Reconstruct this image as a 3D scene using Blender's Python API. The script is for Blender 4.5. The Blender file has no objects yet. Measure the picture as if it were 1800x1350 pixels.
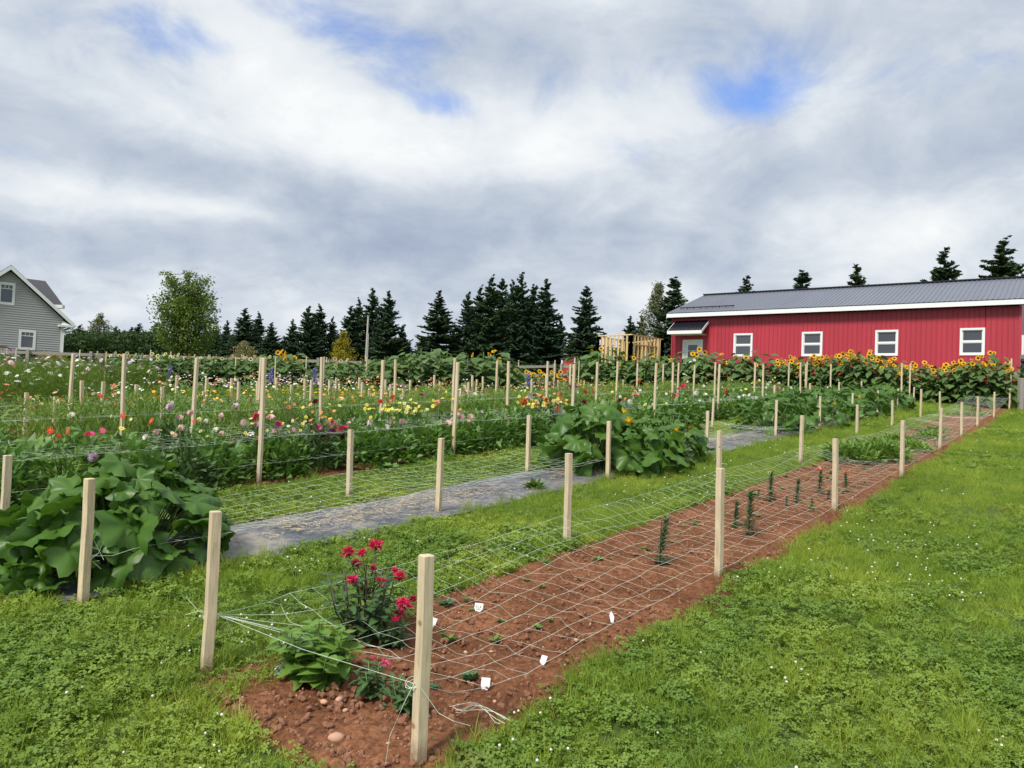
import bpy, math, random
import numpy as np
from mathutils import Matrix, Vector
rng = np.random.default_rng(7); random.seed(7)
SC = bpy.context.scene
COL = SC.collection

# ---------------------------------------------------------------- camera
F = 1350.0; PITCH = math.radians(1.65); ROLL = math.radians(2.3); EYE = 1.6
FW = np.array([0, math.cos(PITCH), math.sin(PITCH)]); U0 = np.array([0, -math.sin(PITCH), math.cos(PITCH)]); R0 = np.array([1., 0, 0])
RT = R0*math.cos(ROLL)+U0*math.sin(ROLL); UP = -R0*math.sin(ROLL)+U0*math.cos(ROLL)
cam = bpy.data.cameras.new('camera'); camo = bpy.data.objects.new('camera', cam); COL.objects.link(camo)
cam.sensor_width = 36; cam.lens = 27.0; cam.clip_start = .05; cam.clip_end = 3000
camo.matrix_world = Matrix(((RT[0], UP[0], -FW[0], 0), (RT[1], UP[1], -FW[1], 0), (RT[2], UP[2], -FW[2], EYE), (0, 0, 0, 1)))
SC.camera = camo
SC.view_settings.view_transform = 'Standard'; SC.view_settings.look = 'None'
SC.view_settings.gamma = 1; SC.view_settings.use_curve_mapping = False
SC.view_settings.exposure = 1.5

def ray(u, v): return FW+RT*(u-900)/F-UP*(v-675)/F

# ---------------------------------------------------------------- world
SUN_EL = math.radians(50); SUN_AZ = math.radians(215)   # azimuth clockwise from +Y (camera looks along +Y)
W_ = bpy.data.worlds.new('World'); SC.world = W_; W_.use_nodes = True
nt = W_.node_tree; nt.nodes.clear()
class NG:
    """tiny helper to write node maths"""
    def __init__(s, nt): s.nt = nt
    def n(s, t, **k):
        x = s.nt.nodes.new(t)
        for a, b in k.items(): setattr(x, a, b)
        return x
    def put(s, sock, v):
        if isinstance(v, bpy.types.NodeSocket): s.nt.links.new(v, sock)
        else: sock.default_value = v
    def m(s, op, a, b=0.0, c=0.0, clamp=False):
        x = s.n('ShaderNodeMath', operation=op, use_clamp=clamp)
        s.put(x.inputs[0], a); s.put(x.inputs[1], b)
        if op in ('MULTIPLY_ADD', 'SMOOTH_MIN'): s.put(x.inputs[2], c)
        return x.outputs[0]
    def noise(s, vec, scale, detail=4, rough=.55, dist=0.0, col=False):
        x = s.n('ShaderNodeTexNoise'); x.inputs['Scale'].default_value = scale; x.inputs['Detail'].default_value = detail
        x.inputs['Roughness'].default_value = rough; x.inputs['Distortion'].default_value = dist
        if vec is not None: s.put(x.inputs['Vector'], vec)
        return x.outputs['Color' if col else 'Fac']
    def ramp(s, f, pts, interp='LINEAR'):
        x = s.n('ShaderNodeValToRGB'); x.color_ramp.interpolation = interp
        e = x.color_ramp.elements
        while len(e) < len(pts): e.new(.5)
        for q, (p, c) in zip(e, pts):
            q.position = p; q.color = (c[0], c[1], c[2], 1) if not isinstance(c, (int, float)) else (c, c, c, 1)
        s.put(x.inputs[0], f); return x.outputs[0]
    def mix(s, f, a, b, mode='MIX'):
        x = s.n('ShaderNodeMix', data_type='RGBA', blend_type=mode)
        s.put(x.inputs[0], f)
        for i, v in ((6, a), (7, b)):
            if isinstance(v, bpy.types.NodeSocket): s.nt.links.new(v, x.inputs[i])
            else: x.inputs[i].default_value = (v[0], v[1], v[2], 1)
        return x.outputs[2]
    def sep(s, v):
        x = s.n('ShaderNodeSeparateXYZ'); s.put(x.inputs[0], v); return x.outputs
    def comb(s, a, b, c):
        x = s.n('ShaderNodeCombineXYZ'); s.put(x.inputs[0], a); s.put(x.inputs[1], b); s.put(x.inputs[2], c); return x.outputs[0]
w = NG(nt)
out = w.n('ShaderNodeOutputWorld'); bg = w.n('ShaderNodeBackground'); bg.inputs[1].default_value = .1
nt.links.new(bg.outputs[0], out.inputs[0])
sky = w.n('ShaderNodeTexSky'); sky.sky_type = 'NISHITA'; sky.sun_disc = False; sky.sun_elevation = SUN_EL; sky.sun_rotation = SUN_AZ
sky.air_density = 1.0; sky.dust_density = .3; sky.ozone_density = 2.5
tc = w.n('ShaderNodeTexCoord'); D = tc.outputs['Generated']
X, Y, Z = w.sep(D)
zc = w.m('MAXIMUM', Z, 0.0)
den = w.m('ADD', zc, .42)
P2 = w.comb(w.m('DIVIDE', X, den), w.m('DIVIDE', Y, den), w.m('MULTIPLY', zc, .6))
warp = w.noise(P2, 1.3, 3, .5, col=True)
wx, wy, wz = w.sep(warp)
az = w.m('ADD', w.m('ARCTAN2', X, Y), w.m('MULTIPLY', w.m('SUBTRACT', wx, .5), .22))
el = w.m('ADD', w.m('ARCSINE', Z), w.m('MULTIPLY', w.m('SUBTRACT', wy, .5), .12))
def lobe(u, v, ru, rv, amp):
    d = ray(u, v); d = d/np.linalg.norm(d); a0 = math.atan2(d[0], d[1]); e0 = math.asin(d[2])
    x = w.m('DIVIDE', w.m('SUBTRACT', az, a0), ru/1350.); y = w.m('DIVIDE', w.m('SUBTRACT', el, e0), rv/1350.)
    r2 = w.m('ADD', w.m('MULTIPLY', x, x), w.m('MULTIPLY', y, y))
    return w.m('MULTIPLY', w.m('EXPONENT', w.m('MULTIPLY', r2, -1.0)), amp)
def total(L):
    t = None
    for l in L:
        q = lobe(*l); t = q if t is None else w.m('ADD', t, q)
    return t
big = w.noise(P2, 1.55, 7, .56, .25)
fine = w.noise(P2, 5.2, 7, .6, .45)
bright = total([(620, 245, 260, 75, .24), (1060, 225, 260, 90, .24), (150, 130, 330, 75, .14), (480, 110, 160, 60, .12), (1550, 400, 260, 55, .17), (1000, 290, 120, 60, .12),
                (330, 365, 150, 22, .18), (60, 350, 120, 40, .12), (1180, 500, 260, 22, .12), (560, 445, 700, 45, -.13), (900, 400, 500, 40, -.07), (300, 270, 260, 45, -.14),
                (1300, 60, 500, 60, -.12), (1450, 290, 330, 50, -.10), (200, 440, 260, 30, -.1), (850, 60, 200, 50, -.08)])
b0 = w.m('ADD', w.m('ADD', w.m('MULTIPLY', big, .92), w.m('ADD', w.m('MULTIPLY', fine, .46), w.m('MULTIPLY', w.noise(P2, 15, 5, .6, .2), .13))), bright)
cloudcol = w.ramp(w.m('SUBTRACT', b0, .19), [(.26, (1.22, 1.47, 1.98)), (.40, (1.60, 1.86, 2.28)), (.54, (2.08, 2.30, 2.62)), (.68, (2.75, 2.92, 3.1)), (.84, (3.35, 3.42, 3.45))])
gap = total([(590, 15, 150, 38, .48), (785, 160, 75, 24, .46), (1360, 155, 100, 36, .46), (700, 95, 80, 50, .26), (0, 275, 60, 30, .42), (250, 10, 80, 26, .22), (370, 60, 90, 30, .36), (1180, 110, 150, 40, .22), (1560, 130, 160, 40, .20), (1480, 60, 200, 40, .15), (800, 20, 900, 110, .06), (1450, 150, 380, 120, .06), (700, 90, 300, 70, .05), (850, 380, 1100, 150, -.30)])
gm = w.m('ADD', w.m('ADD', w.m('MULTIPLY', gap, 1.25), w.m('MULTIPLY', w.m('SUBTRACT', .52, big), 1.4)), w.m('MULTIPLY', w.m('SUBTRACT', .5, fine), 1.7))
gmask = w.ramp(gm, [(.14, 0.0), (1.0, .92)], 'EASE')
blue = w.mix(1.0, sky.outputs[0], (.50, .60, .80), 'MULTIPLY')
skyc = w.mix(gmask, cloudcol, blue)
nt.links.new(skyc, bg.inputs[0])

sun = bpy.data.lights.new('sun', 'SUN'); sun.energy = 1.5; sun.angle = math.radians(14); sun.color = (1, .95, .87)
suno = bpy.data.objects.new('sun', sun); COL.objects.link(suno)
sd = Vector((math.sin(SUN_AZ)*math.cos(SUN_EL), math.cos(SUN_AZ)*math.cos(SUN_EL), math.sin(SUN_EL)))
suno.rotation_euler = sd.to_track_quat('Z', 'Y').to_euler(); suno.location = (0, 0, 30)

# ---------------------------------------------------------------- terrain and garden frame
# s runs along the flower rows (away, to the right), t across them (away, to the left)
ANG = math.radians(36.2); RV = np.array([math.sin(ANG), math.cos(ANG)]); PV = np.array([-math.cos(ANG), math.sin(ANG)])
OV = np.array([-.302, 2.961])
def sm(x): x = np.clip(x, 0, 1); return x*x*(3-2*x)
def gz(x, y):
    qx = x-OV[0]; qy = y-OV[1]; s = qx*RV[0]+qy*RV[1]; t = qx*PV[0]+qy*PV[1]
    zr = np.interp(y, [-60, 0, 28, 45, 60, 100, 400, 900], [-4.5, 0, 2.1, 3.35, 4.0, 5.0, 7, 8])
    zl = np.interp(y, [-60, 0, 12, 20, 27, 35, 44, 55, 100, 400, 900], [-4.5, 0, .88, 1.25, 1.6, 1.95, 2.7, 3.5, 5, 7, 8])
    k = sm((t-6)/10); z = zr*(1-k)+zl*k
    pad = sm((s-32.5)/7)*sm((27-t)/7)*sm((t+30)/15)*sm((75-s)/20)
    return z*(1-pad)+3.4*pad
def W(s, t, h=0.0, absz=None):
    x = OV[0]+RV[0]*s+PV[0]*t; y = OV[1]+RV[1]*s+PV[1]*t
    z = gz(x, y)+h if absz is None else absz
    return np.stack(np.broadcast_arrays(x, y, z), -1) if np.ndim(x) else np.array([x, y, z])
def ST(x, y):
    qx = x-OV[0]; qy = y-OV[1]; return qx*RV[0]+qy*RV[1], qx*PV[0]+qy*PV[1]
def at(u, v, y):
    d = ray(u, v); k = y/d[1]; return np.array([0, 0, EYE])+d*k
def on_ground(u, v, h=0.0):
    d = ray(u, v)
    k = np.geomspace(.5, 300, 8000)[:, None]; p = np.array([0, 0, EYE])+d*k
    i = np.argmax(p[:, 2] < gz(p[:, 0], p[:, 1])+h); return p[i]
def on_row(u, v, t):
    """the point of garden row t seen at pixel u, v: (s, height over ground)"""
    d = ray(u, v); s = np.linspace(-3, 45, 4801); q = OV+RV*s[:, None]+PV*t
    k = q[:, 1]/d[1]; e = np.abs(d[0]*k-q[:, 0]); i = np.argmin(e)
    return float(s[i]), float(EYE+d[2]*k[i]-gz(q[i, 0], q[i, 1]))

# ---------------------------------------------------------------- mesh helpers
def mesh(name, V, Fs, mats=(), tint=None, smooth=False, midx=None):
    """Fs: list of int arrays (n,k)"""
    me = bpy.data.meshes.new(name); V = np.asarray(V, np.float32).reshape(-1, 3)
    Fs = [np.asarray(f, np.int32) for f in (Fs if isinstance(Fs, list) else [Fs])]; Fs = [f for f in Fs if len(f)]
    me.vertices.add(len(V)); me.vertices.foreach_set('co', V.ravel())
    if Fs:
        loops = np.concatenate([f.ravel() for f in Fs]); tot = np.concatenate([np.full(len(f), f.shape[1], np.int32) for f in Fs])
        st = np.concatenate([[0], np.cumsum(tot)[:-1]]).astype(np.int32)
        me.loops.add(len(loops)); me.loops.foreach_set('vertex_index', loops)
        me.polygons.add(len(tot)); me.polygons.foreach_set('loop_start', st); me.polygons.foreach_set('loop_total', tot)
        if midx is not None: me.polygons.foreach_set('material_index', np.asarray(midx, np.int32))
        me.polygons.foreach_set('use_smooth', np.full(len(tot), bool(smooth)))
    if tint is not None:
        a = me.attributes.new('tint', 'FLOAT', 'POINT'); a.data.foreach_set('value', np.asarray(tint, np.float32))
    me.update(calc_edges=True)
    for m in (mats if isinstance(mats, (list, tuple)) else [mats]): me.materials.append(m)
    return me
def obj(name, me, parent=None, loc=None, rot=None, scale=None):
    o = bpy.data.objects.new(name, me); COL.objects.link(o)
    if loc is not None: o.location = loc
    if rot is not None: o.rotation_euler = rot
    if scale is not None: o.scale = scale if hasattr(scale, '__len__') else (scale,)*3
    if parent is not None: o.parent = parent
    return o
def tag(o, label=None, cat=None, group=None, kind=None):
    for k, v in (('label', label), ('category', cat), ('group', group), ('kind', kind)):
        if v: o[k] = v
    return o
def thing(name, label, cat, loc=(0, 0, 0), rotz=0, group=None):
    o = bpy.data.objects.new(name, None); COL.objects.link(o); o.location = loc; o.rotation_euler = (0, 0, rotz); o.empty_display_size = .1
    return tag(o, label, cat, group)
class MB:
    """collects verts and faces (any polygon) in world or local coordinates"""
    def __init__(s): s.V = []; s.F = {}; s.M = {}; s.n = 0
    def add(s, V, Fa, m=0):
        V = np.asarray(V, float).reshape(-1, 3); Fa = np.asarray(Fa, int); k = Fa.shape[1]
        s.V.append(V); s.F.setdefault(k, []).append(Fa+s.n); s.M.setdefault(k, []).append(np.full(len(Fa), m)); s.n += len(V); return s
    def box8(s, c, m=0):   # corners: 4 bottom ccw, 4 top
        return s.add(c, [[3, 2, 1, 0], [4, 5, 6, 7], [0, 1, 5, 4], [1, 2, 6, 5], [2, 3, 7, 6], [3, 0, 4, 7]], m)
    def box(s, a, b, m=0):
        (x0, y0, z0), (x1, y1, z1) = a, b
        return s.box8([(x0, y0, z0), (x1, y0, z0), (x1, y1, z0), (x0, y1, z0), (x0, y0, z1), (x1, y0, z1), (x1, y1, z1), (x0, y1, z1)], m)
    def stbox(s, s0, s1, t0, t1, z0, z1, m=0):   # absolute z, garden frame
        c = [W(a, b, absz=z) for z in (z0, z1) for a, b in ((s0, t0), (s0, t1), (s1, t1), (s1, t0))]
        return s.box8(np.array(c)[[3, 2, 1, 0, 7, 6, 5, 4]], m)
    def tube(s, pts, r, n=6, m=0, caps=True):
        pts = np.asarray(pts, float); r = np.broadcast_to(r, len(pts)); V = []
        tn = np.gradient(pts, axis=0) if len(pts) > 2 else np.repeat((pts[1]-pts[0])[None], 2, 0)
        for p, d, q in zip(pts, tn, r):
            d = d/(np.linalg.norm(d)+1e-9); a = np.cross(d, [0, 0, 1.]) if abs(d[2]) < .9 else np.cross(d, [1., 0, 0]); a /= np.linalg.norm(a); b = np.cross(d, a)
            th = np.arange(n)*2*math.pi/n; V.append(p+q*(np.cos(th)[:, None]*a+np.sin(th)[:, None]*b))
        k = len(pts); i = np.arange(n); j = (i+1) % n
        Fa = np.concatenate([np.stack([l*n+i, l*n+j, (l+1)*n+j, (l+1)*n+i], 1) for l in range(k-1)])
        base = s.n; s.add(np.concatenate(V), Fa, m)
        if caps:
            s.F.setdefault(n, []).append(np.array([list(range(base, base+n))[::-1], list(range(base+(k-1)*n, base+k*n))])); s.M.setdefault(n, []).append(np.full(2, m))
        return s
    def mesh(s, name, mats, smooth=False, tint=None):
        V = np.concatenate(s.V); Fs = [np.concatenate(s.F[k]) for k in s.F]; mi = np.concatenate([np.concatenate(s.M[k]) for k in s.F])
        return mesh(name, V, Fs, mats, tint, smooth, mi)
    def build(s, name, mats, parent=None, smooth=False): return obj(name, s.mesh(name, mats, smooth), parent)
def nrm(a): return a/(np.linalg.norm(a, axis=-1, keepdims=True)+1e-9)
def frames(d, up):
    y = nrm(d); x = nrm(np.cross(y, up)); z = np.cross(x, y); return np.stack([x, y, z], -1)
def cloud(T, Fa, pos, R, sc, tint=None):
    """copies of template T (k,3) at pos with frames R and scale sc; returns V, F, tint"""
    n = len(pos); k = len(T); sc = np.asarray(sc, float); sc = sc[:, None] if sc.ndim == 1 else sc
    if sc.shape[1] == 1: sc = np.repeat(sc, 3, 1)
    V = np.einsum('nij,nkj->nki', R, T[None]*sc[:, None])+pos[:, None]
    Fo = (Fa[None]+(np.arange(n)*k)[:, None, None]).reshape(-1, Fa.shape[1])
    t = np.repeat(tint if tint is not None else rng.random(n), k)
    return V.reshape(-1, 3), Fo, t
LEAF = np.array([(0, 0, 0), (-.24, .42, .06), (0, .5, 0), (.24, .42, .06), (0, 1, -.12)]); LEAF_F = np.array([(0, 3, 2), (0, 2, 1), (2, 3, 4), (2, 4, 1)])
BLADE = np.array([(-.035, 0, 0), (.035, 0, 0), (.022, .55, .04), (-.022, .55, .04), (0, 1, .22)])
def randdir(n): v = rng.normal(size=(n, 3)); return nrm(v)
def disc(n, r, pw=.5): a = rng.random(n)*2*math.pi; q = r*rng.random(n)**pw; return np.stack([q*np.cos(a), q*np.sin(a)], 1)

# ---------------------------------------------------------------- materials
MT = {}
def pbsdf(name):
    m = bpy.data.materials.new(name); m.use_nodes = True; g = NG(m.node_tree); b = m.node_tree.nodes['Principled BSDF']; MT[name] = m; return m, g, b
def bump(g, b, h, strength=.4, dist=.02):
    x = g.n('ShaderNodeBump'); x.inputs['Strength'].default_value = strength; x.inputs['Distance'].default_value = dist; g.put(x.inputs['Height'], h); g.put(b.inputs['Normal'], x.outputs[0])
def plain(name, c, rough=.6, var=.15, scale=6, metal=0.0, coat=0.0, stretch=None, bmp=.15):
    m, g, b = pbsdf(name); t = g.n('ShaderNodeTexCoord'); v = t.outputs['Object']
    if stretch: mp = g.n('ShaderNodeMapping'); mp.inputs['Scale'].default_value = stretch; g.put(mp.inputs[0], v); v = mp.outputs[0]
    n = g.noise(v, scale, 5, .6)
    oi = g.n('ShaderNodeObjectInfo'); f = g.m('ADD', g.m('MULTIPLY', n, .7), g.m('MULTIPLY', oi.outputs['Random'], .3))
    c = np.array(c); g.put(b.inputs['Base Color'], g.mix(f, tuple(c*(1-var)), tuple(np.minimum(c*(1+var), 1))))
    b.inputs['Roughness'].default_value = rough; b.inputs['Metallic'].default_value = metal; b.inputs['Coat Weight'].default_value = coat
    if bmp: bump(g, b, n, bmp, .01)
    return m
def leafmat(name, c1, c2, trans=.25, rough=.5, spec=.35, nscale=9, wn=0.0):
    m, g, b = pbsdf(name); a = g.n('ShaderNodeAttribute', attribute_name='tint'); oi = g.n('ShaderNodeObjectInfo')
    geo = g.n('ShaderNodeNewGeometry'); n = g.noise(geo.outputs['Position'], nscale, 3, .6)
    f = g.m('ADD', g.m('MULTIPLY', a.outputs['Fac'], .6), g.m('ADD', g.m('MULTIPLY', oi.outputs['Random'], .25), g.m('MULTIPLY', g.m('SUBTRACT', n, .35), .5)), clamp=True)
    c = g.mix(f, c1, c2)
    if wn:
        n2 = g.noise(geo.outputs['Position'], wn, 3, .6); c = g.mix(g.ramp(n2, [(.4, 0.), (.65, .6)]), c, tuple(np.array(c2)*np.array([1.5, 1.15, .9])))
    g.put(b.inputs['Base Color'], c); b.inputs['Roughness'].default_value = rough; b.inputs['Specular IOR Level'].default_value = spec
    tr = g.n('ShaderNodeBsdfTranslucent'); g.put(tr.inputs[0], g.mix(1.0, c, (1.3, 1.25, .6), 'MULTIPLY'))
    mx = g.n('ShaderNodeMixShader'); mx.inputs[0].default_value = trans
    o = m.node_tree.nodes['Material Output']; m.node_tree.links.new(b.outputs[0], mx.inputs[1]); m.node_tree.links.new(tr.outputs[0], mx.inputs[2]); m.node_tree.links.new(mx.outputs[0], o.inputs[0])
    return m
def grassmat(name, ca, cb, cc, trans=.3):
    """blade colour drifts between three greens over the lawn in patches"""
    m, g, b = pbsdf(name); geo = g.n('ShaderNodeNewGeometry'); oi = g.n('ShaderNodeObjectInfo'); p = geo.outputs['Position']
    n1 = g.noise(p, .9, 4, .6); n2 = g.noise(p, .33, 3, .5); n3 = g.noise(p, 3.0, 3, .6)
    c = g.mix(g.m('ADD', g.m('MULTIPLY', oi.outputs['Random'], .5), g.m('MULTIPLY', g.ramp(n3, [(.35, 0.), (.65, 1.)]), .5)), ca, cb)
    c = g.mix(g.m('MULTIPLY', g.ramp(n1, [(.46, 0.), (.66, 1.)]), .6), c, cc)
    c = g.mix(g.m('MULTIPLY', g.ramp(n2, [(.35, 0.), (.62, 1.)]), .35), c, tuple(np.array(ca)*.8))
    dry = g.m('MULTIPLY', g.ramp(g.noise(p, 1.7, 4, .65), [(.66, 0.), (.74, 1.)]), .55)
    c = g.mix(dry, c, (.30, .24, .10))
    g.put(b.inputs['Base Color'], c); b.inputs['Roughness'].default_value = .55; b.inputs['Specular IOR Level'].default_value = .3
    tr = g.n('ShaderNodeBsdfTranslucent'); g.put(tr.inputs[0], g.mix(1.0, c, (1.35, 1.25, .6), 'MULTIPLY'))
    mx = g.n('ShaderNodeMixShader'); mx.inputs[0].default_value = trans
    o = m.node_tree.nodes['Material Output']; m.node_tree.links.new(b.outputs[0], mx.inputs[1]); m.node_tree.links.new(tr.outputs[0], mx.inputs[2]); m.node_tree.links.new(mx.outputs[0], o.inputs[0])
    return m
M_grass = grassmat('grass_blade', (.15, .26, .03), (.32, .43, .058), (.46, .53, .078), .33)
M_clover = grassmat('clover_leaf', (.10, .195, .03), (.23, .35, .052), (.34, .43, .062), .27)
M_cloverhead = plain('clover_flower', (.72, .70, .62), .8)
# lawn base
m, g, b = pbsdf('lawn_ground'); geo = g.n('ShaderNodeNewGeometry'); p = geo.outputs['Position']
n1 = g.noise(p, .35, 5, .6); n2 = g.noise(p, 6, 6, .7); n3 = g.noise(p, 45, 3, .7)
c = g.mix(g.ramp(n1, [(.35, 0.), (.65, 1.)]), (.085, .15, .03), (.13, .20, .04)); c = g.mix(g.m('MULTIPLY', n2, .6), c, (.07, .11, .028))
c = g.mix(g.ramp(n3, [(.35, .5), (.7, 0.)]), c, (.04, .055, .018)); g.put(b.inputs['Base Color'], c); b.inputs['Roughness'].default_value = .95; b.inputs['Specular IOR Level'].default_value = .1
bump(g, b, g.m('ADD', n2, n3), .8, .03); M_lawn = m
# red soil
m, g, b = pbsdf('red_soil'); geo = g.n('ShaderNodeNewGeometry'); p = geo.outputs['Position']
n1 = g.noise(p, 2.2, 6, .65); n2 = g.noise(p, 28, 6, .7); n3 = g.noise(p, 110, 3, .7)
c = g.mix(g.ramp(n1, [(.35, 0.), (.65, 1.)]), (.185, .074, .034), (.36, .160, .078)); c = g.mix(g.ramp(n2, [(.4, .7), (.62, 0.)]), c, (.075, .029, .015))
c = g.mix(g.ramp(n3, [(.64, 0.), (.72, .6)]), c, (.46, .30, .20)); g.put(b.inputs['Base Color'], c); b.inputs['Roughness'].default_value = .95; b.inputs['Specular IOR Level'].default_value = .12
bump(g, b, g.m('ADD', n2, g.m('MULTIPLY', n3, .5)), .9, .02); M_soil = m
M_crumb = plain('soil_crumb', (.21, .098, .055), .95, .45, 20); M_pebble = plain('pebble', (.52, .30, .2), .8, .3, 20)
# landscape fabric: woven black plastic, faded and dusty
m, g, b = pbsdf('black_weed_fabric'); t = g.n('ShaderNodeTexCoord'); p = t.outputs['Object']
n1 = g.noise(p, 1.6, 6, .65); n2 = g.noise(p, 14, 6, .7)
c = g.mix(g.ramp(n1, [(.40, 0.), (.62, 1.)]), (.065, .075, .095), (.15, .16, .185)); c = g.mix(g.ramp(g.m('ADD', g.m('MULTIPLY', n2, .6), g.m('MULTIPLY', n1, .4)), [(.47, 0.), (.60, .75)]), c, (.34, .29, .22))
g.put(b.inputs['Base Color'], c); b.inputs['Roughness'].default_value = .5
bump(g, b, g.m('ADD', g.m('MULTIPLY', n1, 2.), n2), .5, .03); M_fabric = m
# stake wood
m, g, b = pbsdf('pale_pine_wood'); t = g.n('ShaderNodeTexCoord'); mp = g.n('ShaderNodeMapping'); mp.inputs['Scale'].default_value = (1, 1, .07); oi = g.n('ShaderNodeObjectInfo')
vm = g.n('ShaderNodeVectorMath', operation='ADD'); g.put(vm.inputs[0], t.outputs['Object']); g.put(vm.inputs[1], g.comb(g.m('MULTIPLY', oi.outputs['Random'], 9.), 0.0, g.m('MULTIPLY', oi.outputs['Random'], 7.)))
g.put(mp.inputs[0], vm.outputs[0]); n1 = g.noise(mp.outputs[0], 60, 5, .6, .5); n2 = g.noise(vm.outputs[0], 7, 3, .5)
c = g.mix(g.ramp(n1, [(.3, 0.), (.7, 1.)]), (.46, .335, .19), (.76, .64, .43)); c = g.mix(g.m('MULTIPLY', g.ramp(n2, [(.45, 0.), (.7, 1.)]), .45), c, (.44, .38, .27))
c = g.mix(g.m('MULTIPLY', oi.outputs['Random'], .4), c, (.52, .46, .36))
vo = g.n('ShaderNodeTexVoronoi'); vo.inputs['Scale'].default_value = 5.5; g.put(vo.inputs['Vector'], vm.outputs[0]); c = g.mix(g.ramp(vo.outputs['Distance'], [(.05, .8), (.10, 0.)]), c, (.25, .13, .05))
zz = g.sep(t.outputs['Object'])[2]; n4 = g.noise(vm.outputs[0], 30, 4, .7)
c = g.mix(g.ramp(n1, [(.62, 0.), (.70, .55)]), c, (.26, .19, .11))
c = g.mix(g.ramp(g.m('ADD', zz, g.m('MULTIPLY', n4, .16)), [(.10, .85), (.22, 0.)]), c, (.19, .12, .075)); c = g.mix(g.ramp(n4, [(.62, 0.), (.75, .35)]), c, (.30, .27, .22))
g.put(b.inputs['Base Color'], c); b.inputs['Roughness'].default_value = .8; bump(g, b, n1, .4, .005); M_wood = m
M_twine = plain('pale_green_twine', (.56, .64, .52), .5, .05, 30, bmp=0)
M_oldwood = plain('weathered_grey_wood', (.30, .27, .235), .85, .25, 5, stretch=(1, 1, 6)); M_newwood = plain('fresh_lumber', (.74, .53, .25), .7, .15, 3)
M_red = plain('red_steel_siding', (.41, .031, .050), .45, .24, 2.4, stretch=(1, 1, .18), bmp=.0); M_roof = plain('slate_blue_metal_roof', (.145, .155, .195), .40, .14, .8, bmp=0)
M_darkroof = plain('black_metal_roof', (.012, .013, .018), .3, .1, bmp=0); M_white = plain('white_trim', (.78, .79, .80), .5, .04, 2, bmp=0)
M_white2 = plain('cream_white_trim', (.70, .72, .70), .5, .04, 2, bmp=0); M_siding = plain('grey_vinyl_siding', (.36, .36, .355), .6, .06, 1, bmp=0)
M_shingle = plain('charcoal_shingle', (.045, .047, .055), .9, .35, 8); M_conc = plain('concrete', (.42, .41, .39), .9)
M_rust = plain('dark_iron', (.05, .035, .03), .8); M_black = plain('black_plastic', (.012, .012, .014), .5, bmp=0)
m, g, b = pbsdf('window_glass'); b.inputs['Base Color'].default_value = (.05, .055, .065, 1); b.inputs['Roughness'].default_value = .06; b.inputs['Specular IOR Level'].default_value = 1.0; M_glass = m
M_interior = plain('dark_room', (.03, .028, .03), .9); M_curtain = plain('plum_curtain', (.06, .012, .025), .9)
M_bark = plain('bark', (.10, .075, .055), .95, .3, 6, stretch=(1, 1, .3)); M_greybark = plain('pale_bark', (.32, .30, .27), .9, .3, 6); M_stem = plain('green_stem', (.10, .17, .045), .6)
M_dstem = plain('purple_stem', (.07, .05, .04), .6); M_utility = plain('utility_pole_wood', (.42, .40, .37), .9); M_straw = plain('straw', (.62, .50, .32), .9, .25, 30)
M_spruce = [leafmat('spruce_needles', (.030, .066, .034), (.085, .135, .058), .15, .7, .15, .8), leafmat('spruce_needles_blue', (.030, .070, .042), (.090, .142, .076), .15, .7, .15, .8)]
M_maple = leafmat('maple_leaf', (.06, .12, .02), (.18, .25, .04), .3, .5, .3, .6); M_birch = leafmat('birch_leaf', (.09, .12, .05), (.20, .22, .10), .3, .5, .3, .6)
M_golden = leafmat('golden_leaf', (.20, .19, .02), (.40, .33, .03), .3, .5, .3, .9); M_tan = leafmat('tan_plume', (.20, .20, .09), (.36, .33, .18), .3, .6, .2, .9)
M_hedge = leafmat('dark_hedge_leaf', (.012, .028, .012), (.035, .062, .022), .1, .7, .2, .8)
M_dahlia = leafmat('dahlia_leaf', (.07, .17, .04), (.21, .36, .085), .3, .45, .4); M_dahlia2 = leafmat('dark_dahlia_leaf', (.045, .095, .035), (.12, .21, .06), .15, .45, .4)
M_light = leafmat('light_green_leaf', (.12, .22, .04), (.27, .38, .08), .3, .5, .3); M_feather = leafmat('feathery_green', (.09, .17, .028), (.19, .29, .05), .3, .6, .2)
M_mid = leafmat('mid_green_leaf', (.075, .17, .035), (.21, .34, .07), .25, .5, .3); M_sunleaf = leafmat('sunflower_leaf', (.05, .11, .03), (.15, .24, .07), .22, .55, .3)
M_sunred = leafmat('russet_sunflower_leaf', (.15, .06, .03), (.26, .10, .05), .2, .55, .3)
M_bluegreen = leafmat('lily_leaf', (.03, .10, .04), (.08, .18, .07), .15, .45, .4); M_monleaf = leafmat('bee_balm_leaf', (.04, .10, .035), (.11, .20, .07), .2, .5, .3, 20)
M_leafy = leafmat('bright_leaf', (.10, .22, .035), (.22, .37, .07), .3, .42, .45, 14)
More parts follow.
